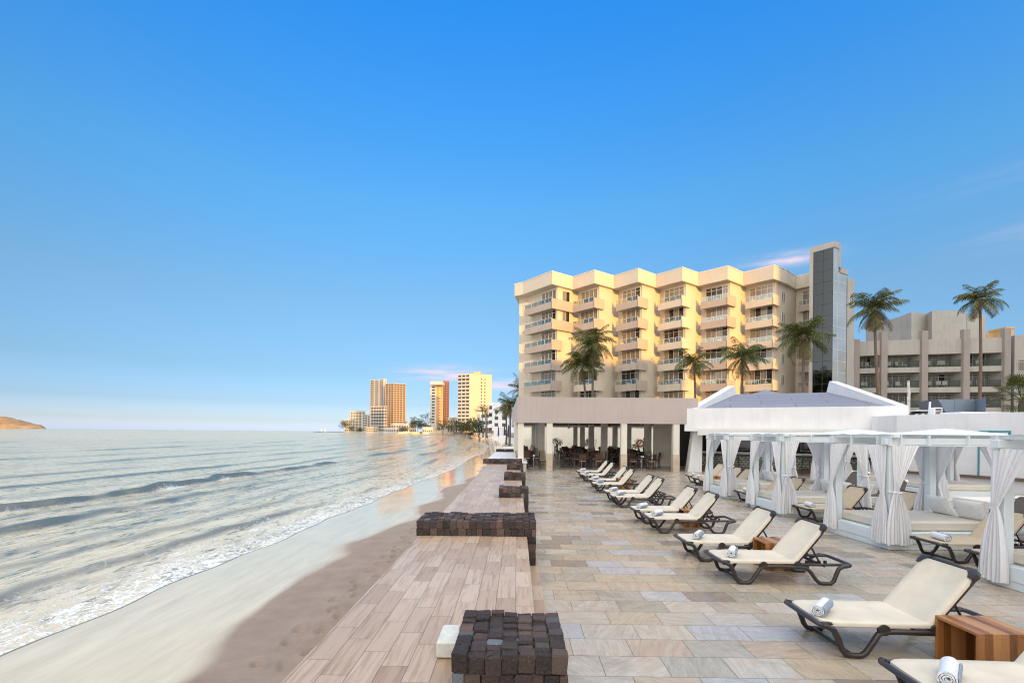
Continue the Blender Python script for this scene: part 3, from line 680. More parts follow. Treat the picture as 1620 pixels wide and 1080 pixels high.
for i, (P, Cc, Q, a, b, w0, w1) in enumerate(bays):
    small = i == 6
    L = (w1-w0).length
    for k in range(7):
        zb = 20.75-3.05*k; zt = zb+1.5
        merged = i in (0, 1) and k < 2
        # window on the wall under each ceiling
        wz = zt-.45 if k else zt-.45
        wd = min(3.3, L-.5) if not small else 1.5
        wp = w0 + a*(L-wd-.25) - b*.05
        window(wp, a, zb+.95, HO, ho, rg.randrange(5), wc, round(wd,1), 2.3, 4 if not small else 2)
        # balcony: front band, return, slab, glass
        d = 1.5 if not small else .9
        z_low = zt-.5
        bal = MB()
        A = P + b*.0 + a*(.35 if i else .5); B = Cc
        E = Cc + b*(1.5+ (1.0 if i in (2,4) else .7)) if not small else Cc+b*1.3
        if merged and i == 0: E = Q
        if merged and i == 1: A = P
        W_ = .14
        bal.prism([hpt(p) for p in (A, B-a*.001, B-a*.001+b*W_, A+b*W_)], zb, z_low)
        bal.prism([hpt(p) for p in (B, E, E-a*W_, B-a*W_)], zb+.003, zt)
        bal.prism([hpt(p) for p in (A+b*W_, B+b*W_-a*W_, B+b*(d+.02)-a*W_, A+b*(d+.02))], zb+.15, zb+.38)
        if E != Q or True: bal.prism([hpt(p) for p in (E-b*W_-a*(W_+.001), E-a*(W_+.001), E-a*.5, E-b*W_-a*.5)], zb+.006, zt-.003)
        bo = bal.build('balcony', M['mauve'] if (i % 2 == 0 or i == 6 or merged) else M['hotel'], ho)
        gm = MB()
        gA = A+b*.05; gB = B+b*.05-a*.06
        gm.prism([hpt(p) for p in (gA, gB, gB+b*.015, gA+b*.015)], z_low+.02, zt+.12)
        gg = gm.build('glass_railing', M['glass'], bo)
        gm = MB(); gm.prism([hpt(p) for p in (gA-b*.01, gB-b*.01, gB+b*.03, gA+b*.03)], zt+.12, zt+.16); 
        n_ = 4
        for q in range(n_+1):
            pp = gA.lerp(gB, q/n_); gm.prism([hpt(p) for p in (pp, pp+a*.04, pp+a*.04-b*.02, pp-b*.02)], z_low, zt+.12)
        gm.build('handrail', M['frame'], bo)
# chairs on the balconies
def bal_chair(m_):
    t = thing('balcony_chair', 'small chair standing on a hotel balcony', 'chair', group='chairs on the hotel balconies')
    mb = MB(); mb.box(-.28,.28,-.28,.28,.36,.44); mb.build('seat', m_, t); mb = MB(); mb.box(-.28,.28,.22,.29,.441,1.0); mb.build('backrest', m_, t)
    for x in (-.25,.22):
        for y in (-.25,.22): mb = MB(); mb.box(x, x+.03, y, y+.03, 0, .36); mb.build('leg', m_, t)
    return t
bc = bal_chair(M['cream']); bc.location = (0,0,0); first_bc = True; rb = random.Random(9)
for i, (P, Cc, Q, a, b, w0, w1) in enumerate(bays[:6]):
    for k in range(6):
        for f in (.35, .62, .8):
            if rb.random() < .45: continue
            p = w0.lerp(w1, f)-b*.85; z = 20.75-3.05*k+.39; r_ = math.atan2(a.y, a.x)+rb.uniform(-.8,.8)
            if first_bc: bc.location = (p.x, p.y, z); bc.rotation_euler = (0,0,r_); first_bc = False
            else: dup(bc, (p.x, p.y, z), r_)
# small windows on the right side of the last main bay
P, Cc, Q, a, b, w0, w1 = bays[5]
for k in range(7):
    window(w1 + b*2.0 - a*(-.06), b, 21.6-3.05*k+.2, HO, ho, 0, wc, 1.2, 1.5, 2)
# wide windows on the merged corner suites
for k in range(2):
    P, Cc, Q, a, b, w0, w1 = bays[0]
    window(w1 + b*.9 + a*.06, b, 21.7-3.05*k, HO, ho, 3, wc, 1.6, 2.2, 2)
M['dglass'] = glass('dark_tinted_glass', (.26,.28,.32), .08, .42)
# glazed lift tower
lt = thing('lift_tower', 'tall lift tower with dark and silver glass faces right of the hotel', 'tower', (47, 68, 0)); LO = Vector((47,68,0))
c0 = Vector((42.6, 65.9)); l0 = Vector((40.9, 68.3)); r0 = Vector((45.55, 67.6))
ax = (c0-l0).normalized(); bx_ = (r0-c0).normalized()
def lp(p): return (p.x-47, p.y-68)
mb = MB(); mb.prism([lp(p) for p in (l0+bx_*.32+ax*.1, c0+bx_*.32-ax*.15, c0+bx_*1.6-ax*.35, c0+bx_*1.6-ax*2.6)], 0, 27.6); mb.build('core', M['dark'], lt)
mb = MB(); mb.prism([lp(p) for p in (c0+bx_*.6-ax*.3, r0-ax*.3, r0-ax*3, c0+bx_*.6-ax*2.4)], 0, 24.4); mb.build('core', M['dark'], lt)
mb = MB(); g1 = [l0+ax*.45, c0-ax*.03, c0-ax*.03+bx_*.06, l0+ax*.45+bx_*.06]; mb.prism([lp(p) for p in g1], 0, 27.7); gl_ = mb.build('glass_face', M['dglass'], lt)
mb = MB()
for z in np.arange(1.5, 27.5, 1.55): mb.prism([lp(p) for p in (l0+ax*.45-bx_*.01, c0-ax*.05-bx_*.01, c0-ax*.05, l0+ax*.45)], z, z+.045)
for f in (0, .5, 1): q = l0+ax*.45+(c0-l0-ax*.5)*f; mb.prism([lp(p) for p in (q, q+ax*.05, q+ax*.05-bx_*.02, q-bx_*.02)], 0, 27.7)
mb.build('mullions', M['darkmetal'], gl_)
mb = MB(); mb.prism([lp(p) for p in (c0+bx_*.0, r0, r0-ax*.06, c0-ax*.06)], 0, 24.5); mb.prism([lp(p) for p in (c0+bx_*.0, c0+bx_*1.2, c0+bx_*1.2-ax*.06, c0-ax*.06)], 24.5, 27.7); gl_ = mb.build('glass_face', M['tglass2'], lt)
mb = MB()
for z in np.arange(1.5, 24.4, 1.55): mb.prism([lp(p) for p in (c0+bx_*.05+ax*.012, r0+ax*.012, r0, c0+bx_*.05)], z, z+.05)
q = c0+bx_*1.2; mb.prism([lp(p) for p in (q, q+bx_*.05, q+bx_*.05+ax*.015, q+ax*.015)], 0, 27.7)
mb.build('mullions', M['frame'], gl_)
# cars and landings seen through the glass as coloured panels
mb = MB()
q = c0-ax*1.5+bx_*.2; mb.prism([lp(p) for p in (q, q+ax*1.3, q+ax*1.3+bx_*.08, q+bx_*.08)], 0, 20)
mb.build('orange_panel', M['orange'], lt)
for k in range(9):
    z = .9+3.05*k; q = l0+ax*.5+bx_*.07; mb = MB(); mb.prism([lp(p) for p in (q, q+ax*2.1, q+ax*2.1+bx_*.22, q+bx_*.22)], z, z+.5); mb.build('landing', M['darkmetal'] if k % 3 else M['mauve'], lt)
    q = q+ax*(.1+(k*7 % 5)*.2)-bx_*.0; mb = MB(); mb.prism([lp(p) for p in (q, q+ax*1.1, q+ax*1.1+bx_*.15, q+bx_*.15)], z+.52, z+2.3); mb.build('cabin_panel', M['panec'] if k % 2 else M['pane'], lt)
mb = MB(); W_ = .5
mb.prism([lp(p) for p in (l0-ax*.05, l0+ax*.45, l0+ax*.45+bx_*4, l0-ax*.05+bx_*4)], 0, 28.5)
mb.prism([lp(p) for p in (l0+ax*.451, c0+ax*.1, c0+ax*.1+bx_*1.2, l0+ax*.451+bx_*1.2)], 27.71, 28.5)
mb.prism([lp(p) for p in (c0+bx_*1.201+ax*.1, c0+bx_*1.7+ax*.1, c0+bx_*1.7-ax*3, c0+bx_*1.201-ax*3)], 25.2, 28.5)
mb.prism([lp(p) for p in (c0+bx_*1.701+ax*.1, r0+ax*.1+bx_*.25, r0+bx_*.25-ax*3, c0+bx_*1.701-ax*3)], 24.51, 25.2)
mb.build('frame', M['greywall'], lt)
mb = MB(); mb.prism([lp(p) for p in (r0+bx_*.26, r0+bx_*2.1, r0+bx_*2.1-ax*4, r0+bx_*.26-ax*4)], 0, 24.2); mb.build('wall', M['greywall'], lt)
window(r0+bx_*.75+ax*.03, bx_, 20.5, LO, lt, 0, wc, 1.0, 1.7, 2)

# ---------------------------------------------------------------- lower hotel wing on the right
wg = thing('hotel_wing', 'four-storey grey hotel wing with mauve piers, to the right of the lift tower', 'hotel', (62, 72, 0)); WO = Vector((62,72,0))
pxs = [1344, 1387, 1449.5, 1514, 1577]
Ys = [72.5, 71.5, 70.5, 69.5, 68.5]
PT = [Vector(((p-818)/FPX*y, y)) for p, y in zip(pxs, Ys)]
def wp_(p): return (p.x-62, p.y-72)
for i, p in enumerate(PT):
    mb = MB(); q = p + Vector((.35, -.0)); mb.prism([wp_(v) for v in (q+Vector((-.42,-.35)), q+Vector((.42,-.4)), q+Vector((.42,.3)), q+Vector((-.42,.3)))], 0, 17.4 if 0 < i else 16.5); mb.build('pier', M['taupe'], wg)
    mb = MB(); mb.prism([wp_(v) for v in (q+Vector((-.3,.301)), q+Vector((.3,.301)), q+Vector((.3,3)), q+Vector((-.3,3)))], 0, 14.04); mb.build('partition', M['greywall'], wg)
wc2 = {}
for i in range(4):
    p0 = PT[i]+Vector((.78,0)); p1 = PT[i+1]+Vector((-.08,0)); a = (p1-p0).normalized(); n = Vector((-a.y, a.x))
    L = (p1-p0).length
    mb = MB(); mb.prism([wp_(v) for v in (p0, p1, p1+n*2.4, p0+n*2.4)], 14.05, 16.2); mb.build('parapet', M['greywall'], wg)
    mb = MB(); mb.prism([wp_(v) for v in (p0-a*.3+n*1.9, p1+a*.3+n*1.9, p1+a*.3+n*3.2, p0-a*.3+n*3.2)], 0, 14.04); mb.build('wall', M['greywall'], wg)
    for k in range(4):
        z = 12.2-2.92*k
        if z < 0: break
        mb = MB(); mb.prism([wp_(v) for v in (p0, p1, p1+n*1.88, p0+n*1.88)], z-.75, z); bo = mb.build('balcony', M['greywall'], wg)
        window(p0+n*1.85+a*.1, a, z+.05, WO, wg, rg.choice((0,3,0,4)), wc2, round(L-.25,1), 2.0, 5)
        mb = MB(); mb.prism([wp_(v) for v in (p0+n*.1, p1+n*.1, p1+n*.115, p0+n*.115)], z+.004, z+.92); mb.build('glass_railing', M['glass'], bo)
        mb = MB(); mb.prism([wp_(v) for v in (p0+n*.09, p1+n*.09, p1+n*.125, p0+n*.125)], z+.92, z+.96); mb.build('handrail', M['darkmetal'], bo)
for i in range(4):
    for k in range(3):
        for f in (.2,.35,.6,.75):
            if rb.random() < .3: continue
            p = PT[i].lerp(PT[i+1], f)+Vector((0,1.0)); dup(bc, (p.x, p.y, 12.204-2.92*k), rb.uniform(-1,1), 'small chair standing on a balcony of the grey hotel wing', 'chairs on the grey wing balconies')
# right end with ribbon windows, coming forward
e0 = PT[4]+Vector((1.25, -.4)); e1 = Vector((85, 62)); a = (e1-e0).normalized(); n = Vector((-a.y, a.x))
mb = MB(); mb.prism([wp_(v) for v in (e0, e1, e1+n*8, e0+n*8)], 0, 16.4); mb.build('wall', M['greywall'], wg)
for k in range(4):
    for j in range(4): window(e0+a*(.3+j*4.6)-n*.05, a, 11.6-3.0*k-.3, WO, wg, (k+j) % 5, wc2, 4.4, 1.7, 3)
mb = MB(); mb.prism([wp_(Vector(v)) for v in ((46,72.5),(56,76),(90,76),(90,90),(46,90))], 0, 15.8); mb.build('roof_block', M['greywall'], wg)
# penthouse
mb = MB(); 
pa = at(1417.5, 82, z=0); pb = at(1435, 79, z=0); pc = at(1459, 80, z=0); pd = at(1467, 78, z=0); pe = at(1520, 78, z=0); 
mb.prism([wp_(v) for v in (pa, pb, pc, pd, pe, pe+Vector((0,12,0)), pa+Vector((0,8,0)))], 15.8, 22.3); mb.build('penthouse', M['greywall'], wg)
mb = MB(); p1 = at(1520.5, 79, z=0); p2 = at(1551, 79, z=0); mb.prism([wp_(v) for v in (p1, p2, p2+Vector((0,8,0)), p1+Vector((0,8,0)))], 15.8, 21.9); mb.build('penthouse', M['greywall'], wg)
mb = MB(); p1 = at(1552, 84, z=0); p2 = at(1574, 84, z=0); mb.prism([wp_(v) for v in (p1, p2, p2+Vector((0,5,0)), p1+Vector((0,5,0)))], 15.8, 19.9); mb.build('stair_house', M['sunorange'], wg)
mb = MB(); p1 = at(1582, 82, z=0); p2 = at(1594, 82, z=0); mb.prism([wp_(v) for v in (p1, p2, p2+Vector((0,3,0)), p1+Vector((0,3,0)))], 15.8, 20.4); mb.prism([wp_(v) for v in (p1+Vector((-.1,-.1,0)), p2+Vector((.1,-.1,0)), p2+Vector((.1,3.1,0)), p1+Vector((-.1,3.1,0)))], 20.4, 20.7); mb.build('chimney', M['sunorange'], wg)

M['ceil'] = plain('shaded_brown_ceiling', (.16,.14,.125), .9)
# ---------------------------------------------------------------- restaurant pavilion
RS = thing('restaurant', 'open-sided restaurant pavilion with mauve fascia and pale posts, at the far end of the patio', 'building', (5, 40, 0)); RO = Vector((5,40,0))
def rp_(x, y): return (x-5, y-40)
mb = MB(); F = [(0.0,28.45),(10.6,28.45),(10.6,28.85),(.42,28.85)]
mb.prism([rp_(*p) for p in F], 2.80, 4.32); mb.prism([rp_(*p) for p in ((0,28.451),(.419,28.851),(-.2,52),(-.6,52))], 2.803, 4.317); mb.build('fascia', M['mauve2'], RS)
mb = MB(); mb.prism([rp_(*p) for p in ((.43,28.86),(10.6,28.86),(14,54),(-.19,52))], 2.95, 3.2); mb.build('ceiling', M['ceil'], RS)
mb = MB(); mb.prism([rp_(*p) for p in ((.43,28.87),(10.6,28.87),(14,53.9),(-.19,51.9))], 3.85, 4.1); mb.build('roof', M['greywall'], RS)
M['stonetile'] = plain('beige_stone_tile', (.52,.43,.33), .5, .15, 3)
def column(x, y, w_=.36, base=.0, tile=True):
    mb = MB(); X, Y = rp_(x, y); mb.box(X-w_/2, X+w_/2, Y-w_/2, Y+w_/2, 1.0 if tile else base, 2.95 if y > 28.9 else 2.8); c = mb.build('post', M['cream'], RS)
    if tile: mb = MB(); mb.box(X-w_/2-.012, X+w_/2+.012, Y-w_/2-.012, Y+w_/2+.012, base, 1.0); mb.build('post_base', M['stonetile'], c)
column(.22, 28.72, .34, .5, False)
for x in (1.92, 6.3, 9.36): column(x, 28.66, .34 if x < 9 else .36)
for Y in (34.5, 40.5, 46, 51.5):
    for x in (1.75, 6.2, 9.3): column(x, Y, .42)
for Y in (33.5, 38.5, 44, 50): column(-.05, Y, .34, .5, False)
mb = MB(); mb.box(-1.2, -.9, 9.0, 11.5, 0, 2.9) if False else None
tag(MB().box(9.4, 10.55, 33.2, 33.5, 0, 2.94).build('partition_wall', M['cream']), 'plain cream partition wall inside the right end of the restaurant', 'wall')
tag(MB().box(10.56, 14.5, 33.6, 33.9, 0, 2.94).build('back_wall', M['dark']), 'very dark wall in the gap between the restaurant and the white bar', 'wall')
tag(MB().box(-.4, 22, 60, 60.4, 0, 2.9).build('terrace_wall', M['cream']), 'long low cream wall on the terrace behind the restaurant', 'wall')
tag(MB().box(-.5, 3.2, 56.5, 56.8, 0, 1.5).build('planter_wall', M['cream']), 'lower cream planter wall at the sea end of the rear terrace', 'wall')

# ---------------------------------------------------------------- white beach bar pavilion
BO = Vector((15, 30, 0))
BR = thing('bar_pavilion', 'white bar pavilion with a blue-grey felt roof between two sloping white fins', 'building', BO)
def bp(p): return (p[0]-15, p[1]-30)
fA = Vector((9.83,28.5)); fB = Vector((19.5,24.3)); fa = (fB-fA).normalized(); fn = Vector((-fa.y, fa.x))
mb = MB(); mb.prism([bp(p) for p in (fA, fB, fB+fn*.35, fA+fn*.35)], 2.39, 3.72); mb.prism([bp(p) for p in (fA+fn*.351, fA+fn*6, fA+fn*6+fa*.3, fA+fn*.351+fa*.3)], 2.393, 3.717)
mb.build('fascia', M['white'], BR)
mb = MB(); mb.prism([bp(p) for p in (fA+fn*.36+fa*.31, fB+fn*.36, fB+fn*8, fA+fn*8+fa*.31)], 2.75, 2.95); mb.build('ceiling', M['white'], BR)
E0 = Vector((*(fA+fn*.3+fa*.4), 3.6)); E1 = Vector((*(fB+fn*.3), 3.6)); T0 = Vector((14.5,33.2,4.95)); T1 = Vector((20.2,31.0,4.95))
def slab(mb, q, th):
    n = (q[1]-q[0]).cross(q[3]-q[0]).normalized()
    if n.z < 0: n = -n
    t_ = [p-BO for p in q]; b_ = [p-n*th for p in t_]
    mb.add(t_+b_, [(0,1,2,3),(7,6,5,4),(0,4,5,1),(1,5,6,2),(2,6,7,3),(3,7,4,0)])
t = NT('roof_felt_sheets'); c = t.coord(); br = t.N('ShaderNodeTexBrick'); t.put(br.inputs['Vector'], t.N('ShaderNodeVectorRotate', rotation_type='Z_AXIS').outputs[0])
rt_ = [n_ for n_ in t.n if n_.bl_idname == 'ShaderNodeVectorRotate'][0]; t.put(rt_.inputs['Vector'], c); rt_.inputs['Angle'].default_value = .41
br.inputs['Scale'].default_value = 1; br.inputs['Brick Width'].default_value = 3.4; br.inputs['Row Height'].default_value = 1.15; br.inputs['Mortar Size'].default_value = .018
br.inputs['Color1'].default_value = (.20,.215,.28,1); br.inputs['Color2'].default_value = (.235,.25,.31,1); br.inputs['Mortar'].default_value = (.05,.05,.06,1)
col = t.mix(t.m('MULTIPLY', t.noise(c, 1.2, 5, .6), .5), br.outputs[0], (.16,.17,.21)); t.bump(t.noise(c, 40, 3), .3, .01); M['felt'] = t.fin(col, .8)
mb = MB(); slab(mb, [E0, E1, T1, T0], .12); mb.build('roof', M['felt'], BR)
mb = MB(); slab(mb, [T0+Vector((.01,.01,0)), T1+Vector((.01,.01,0)), T1+fn.to_3d()*6+Vector((0,0,-1)), T0+fn.to_3d()*6+Vector((0,0,-1))], .12); mb.build('roof', M['felt'], BR)
pk = at(1207.5, 36.2, z=5.5)-BO
mb = MB(); q = 1.55; mb.add([(pk.x-q,pk.y-q,4.88),(pk.x+q,pk.y-q,4.88),(pk.x+q,pk.y+q,4.88),(pk.x-q,pk.y+q,4.88),(pk.x,pk.y,5.58)], [(0,1,4),(1,2,4),(2,3,4),(3,0,4),(3,2,1,0)]); mb.build('roof_cap', M['slate'], BR)
for (A, B, za, zb) in ((Vector((10.3,28.45)), Vector((14.5,33.0)), 3.72, 5.52), (Vector((19.45,24.6)), Vector((20.1,31.0)), 3.72, 5.66)):
    d = (B-A).normalized(); n = Vector((-d.y, d.x))*.24; A2 = A-BO.xy; B2 = B-BO.xy
    zl_ = [3.3, za, zb, 4.5]; 
    lo = []
    for s in (-1, 1):
        lo.append([(*(A2+n*s), 3.45), (*(B2+n*s), 3.45), (*(B2+n*s+d*.35), 4.9), (*(B2+n*s+d*.0), zb), (*(A2+n*s), za+.02)])
    mb = MB(); mb.loft(lo); mb.build('roof_fin', M['white'], BR)
# sloped white column at the left end
cc_ = at(1097, 28.9, z=0)-BO
mb = MB(); mb.loft([[(cc_.x-.42, cc_.y-.25, .0),(cc_.x+.38, cc_.y-.25, 0),(cc_.x+.38,cc_.y+.3,0),(cc_.x-.42,cc_.y+.3,0)], [(cc_.x-.1, cc_.y-.2, 2.39),(cc_.x+.42,cc_.y-.2,2.39),(cc_.x+.42,cc_.y+.3,2.39),(cc_.x-.1,cc_.y+.3,2.39)]]); mb.build('column', M['white'], BR)
# awning box below the fascia
aA = fA+fa*.75-fn*.55; aB = fA+fa*9.3-fn*.55
mb = MB(); mb.prism([bp(p) for p in (aA, aB, aB+fn*.5, aA+fn*.5)], 2.30, 2.52); mb.prism([bp(p) for p in (aA-fn*.06, aB-fn*.06, aB-fn*.002, aA-fn*.002)], 2.16, 2.45)
tag(mb.build('awning', plain('cream_awning_cloth', (.66,.65,.62), .8, .04, 2)), 'rolled-up cream awning along the front of the white bar pavilion', 'awning')
bpy.data.objects['awning'].location = BO
# bar counter
k0 = Vector((12.0,31.6)); k1 = Vector((22.0,25.6)); ka = (k1-k0).normalized(); kn = Vector((-ka.y, ka.x))
t = NT('fish_scale_tiles'); x = t.xyz(t.coord()); u = t.m('DIVIDE', t.m('ADD', t.m('MULTIPLY', x[0], ka.x), t.m('MULTIPLY', x[1], ka.y)), .22); v = t.m('DIVIDE', x[2], .15)
row = t.m('FLOOR', v); u2 = t.m('ADD', u, t.m('MULTIPLY', row, .5)); fu = t.m('SUBTRACT', t.m('FRACT', u2), .5); fv = t.m('FRACT', v)
dd = t.m('SQRT', t.m('ADD', t.m('MULTIPLY', fu, fu), t.m('MULTIPLY', t.m('MULTIPLY', t.m('SUBTRACT', 1, fv), .6), t.m('MULTIPLY', t.m('SUBTRACT', 1, fv), .6))))
wn_ = t.N('ShaderNodeTexWhiteNoise', noise_dimensions='3D'); t.put(wn_.inputs['Vector'], t.vec(t.m('FLOOR', u2), row, 0))
col = t.ramp(wn_.outputs[0], [(0,(.20,.24,.16)),(.4,(.30,.33,.24)),(.7,(.36,.36,.27)),(1,(.46,.47,.40))]); edge = t.m('MULTIPLY', t.m('SUBTRACT', dd, .42, clamp=True), 9, clamp=True)
M['scale'] = t.fin(t.mix(edge, col, (.07,.085,.06)), .3)
KB = thing('bar_counter', 'long bar counter faced with green fish-scale tiles under the white pavilion', 'counter', (15,30,0))
mb = MB(); mb.prism([bp(p) for p in (k0, k1, k1+kn*.5, k0+kn*.5)], .0, 1.0); mb.build('tiled_front', M['scale'], KB)
mb = MB(); mb.prism([bp(p) for p in (k0-kn*.18-ka*.1, k1-kn*.18, k1+kn*.55, k0+kn*.55-ka*.1)], 1.002, 1.06); mb.prism([bp(p) for p in (k0-kn*.16-ka*.1, k1-kn*.16, k1+kn*.5, k0+kn*.5)], 1.06, 1.12); mb.build('counter_top', M['white'], KB)
mb = MB(); mb.prism([bp(p) for p in (k0-kn*.14, k1-kn*.14, k1-kn*.002, k0-kn*.002)], .86, 1.0); mb.build('counter_edge', M['darkmetal'], KB)
mb = MB(); mb.prism([bp(p) for p in (k0-kn*.5, k1-kn*.5, k1-kn*.15, k0-kn*.15)], .004, .16); mb.build('step', M['brownb'], KB)
BW = thing('bar_back_wall', 'dark back wall of the bar with mirror windows and shelves of bottles', 'wall', (15,30,0))
q0 = k0+kn*3.2-ka*1; q1 = k1+kn*3.2
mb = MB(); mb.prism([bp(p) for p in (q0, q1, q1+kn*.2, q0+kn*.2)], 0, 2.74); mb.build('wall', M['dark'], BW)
for j in range(6):
    a0 = q0+ka*(.8+j*1.9)-kn*.05; mb = MB(); mb.prism([bp(p) for p in (a0, a0+ka*1.5, a0+ka*1.5+kn*.04, a0+kn*.04)], 1.15, 2.25); wf = mb.build('window', M['frame'], BW)
    mb = MB(); mb.prism([bp(p) for p in (a0+ka*.05-kn*.01, a0+ka*1.45-kn*.01, a0+ka*1.45, a0+ka*.05)], 1.2, 2.2); mb.build('pane', M['pane'] if j % 2 else M['panec'], wf)
mb = MB(); mb.prism([bp(p) for p in (q0-kn*.4+ka*1, q1-kn*.4, q1-kn*.002, q0-kn*.002+ka*1)], 1.0, 1.04); mb.build('shelf', M['cream'], BW)
for (m_, nm) in ((M['pane'], 0),):
    pass
# right: lower white building
lw = thing('pool_house', 'long low white building behind the cabanas at the right, with equipment on its roof', 'building', (20,20,0))
W0 = Vector((17.75,22.8)); W1 = Vector((19.3,19.3)); W2 = Vector((21.5,12.5))
mb = MB(); mb.prism([(p[0]-20, p[1]-20) for p in (W0, W1, W2, Vector((32,12.5)), Vector((32,30)), Vector((17.9,24.6)))], 0, 3.17); mb.build('wall', M['white'], lw)
mb = MB(); 
for (A, B) in ((W0, W1), (W1+Vector((.0,-.01)), W2)):
    d = (B-A).normalized(); n = Vector((d.y, -d.x)); n = n if n.x < 0 else -n
    mb.prism([(p[0]-20, p[1]-20) for p in (A, B, B+n*.1, A+n*.1)], .5, .62)
mb.build('ledge', M['brownb'], lw)
d = (W1-W0).normalized(); n = Vector((d.y, -d.x)); n = n if n.x < 0 else -n
for j, (f, w_, h_) in enumerate(((.12, .85, 2.25), (.78, 1.0, 2.45))):
    A = W0+(W1-W0)*f; mb = MB(); mb.prism([(p[0]-20, p[1]-20) for p in (A, A+d*w_, A+d*w_+n*.05, A+n*.05)], .62, h_+.0); fr = mb.build('door_frame', M['teal'] if j else M['darkmetal'], lw)
    mb = MB(); mb.prism([(p[0]-20, p[1]-20) for p in (A+d*.07, A+d*(w_-.07), A+d*(w_-.07)+n*.056, A+d*.07+n*.056)], .62, h_-.07); mb.build('door', M['white'], fr)
# link wall between bar and pool house
tag(MB().prism([(19.45,24.45),(17.8,22.95),(18.0,22.75),(19.8,24.3)], 0, 3.2).build('link_wall', M['white']), 'short white wall joining the bar pavilion to the low white building', 'wall')
# roof equipment
def setp(o, label, cat, group=None): return tag(o, label, cat, group)
dc = thing('duct_housing', 'big grey-blue metal duct housing with a slanted hood on the white roof', 'duct', (24.0,26,3.0))
a0 = at(1503, 27, z=0); a1 = at(1536, 27, z=0); a2 = at(1551.5, 25.6, z=0); 
o_ = Vector((24,26,0)); zt_ = at(1520, 27, 631.5).z
mb = MB(); bb = [a0, a1, a2, a2+Vector((2.0,2.5,0)), a0+Vector((.8,2.5,0))]; mb.prism([(p.x-24, p.y-26) for p in bb], .17-.0, zt_-3.0); mb.build('box', M['duct'], dc)
mb = MB(); h0 = at(1477.5, 27, z=0)-o_; h1 = a0-o_; Z1 = zt_-3.02
mb.loft([[(h1.x-.01,h1.y+.0,.25),(h1.x-.01,h1.y,Z1),(h0.x,h0.y,Z1),(h1.x-.3,h1.y,.25)], [(h1.x+.6,h1.y+2.2,.25),(h1.x+.6,h1.y+2.2,Z1),(h0.x+.6,h0.y+2.2,Z1),(h1.x+.3,h1.y+2.2,.25)]]); mb.build('hood', M['duct'], dc)
ac = thing('air_conditioner', 'white outdoor air-conditioning unit with grille on the white roof', 'air conditioner', at(1474, 23.5, z=3.17))
mb = MB(); mb.bbox(-.2, .2, -.15, .15, .02, .42, .02); c_ = mb.build('casing', M['white'], ac)
mb = MB()
for i in range(5): mb.box(-.14, .14, -.165, -.152, .07+i*.065, .105+i*.065)
mb.build('grille', M['dark'], ac)
v_ = thing('roof_vent', 'dark louvred vent box beside the white air conditioner', 'vent', tuple(at(1457, 25.5, z=3.2)))
mb = MB(); mb.bbox(-.45,.3,-.3,.3,-.03,.30,.02); mb.build('casing', M['dark'], v_)
mb = MB(); mb.bbox(-.75,.4,-.4,.4,.301,.35,.02); mb.build('lid', M['white'], v_)
tag(MB().tube([at(1463.5, 24, z=3.2), at(1465, 24, z=3.9)], .045, 8).build('vent_pipe', M['white']), 'short white vent pipe leaning beside the air conditioner', 'pipe')
tag(MB().tube([at(1431.5, 24.4, z=3.2), at(1432, 24.4, z=4.4), at(1431, 24.4, z=4.98)], [.07,.065,.05], 10).build('roof_mast', plain('peeling_white_post', (.5,.47,.42), .9, .5, 9)), 'peeling pale post standing on the roof at the right end of the bar', 'post')
tag(MB().tube([at(1433,24,z=3.3), at(1443,24,z=3.22), at(1455,24,z=3.35), at(1466,24,z=3.2)], .025, 6).build('roof_cable', M['darkmetal']), 'black cable lying over the roof between the post and the vent', 'cable')
tag(MB().bbox(20.2, 25.5, 22.2, 24.8, 3.172, 3.33, .02).build('roof_curb', M['white']), 'low white curb on the roof in front of the grey-blue duct', 'roof curb')
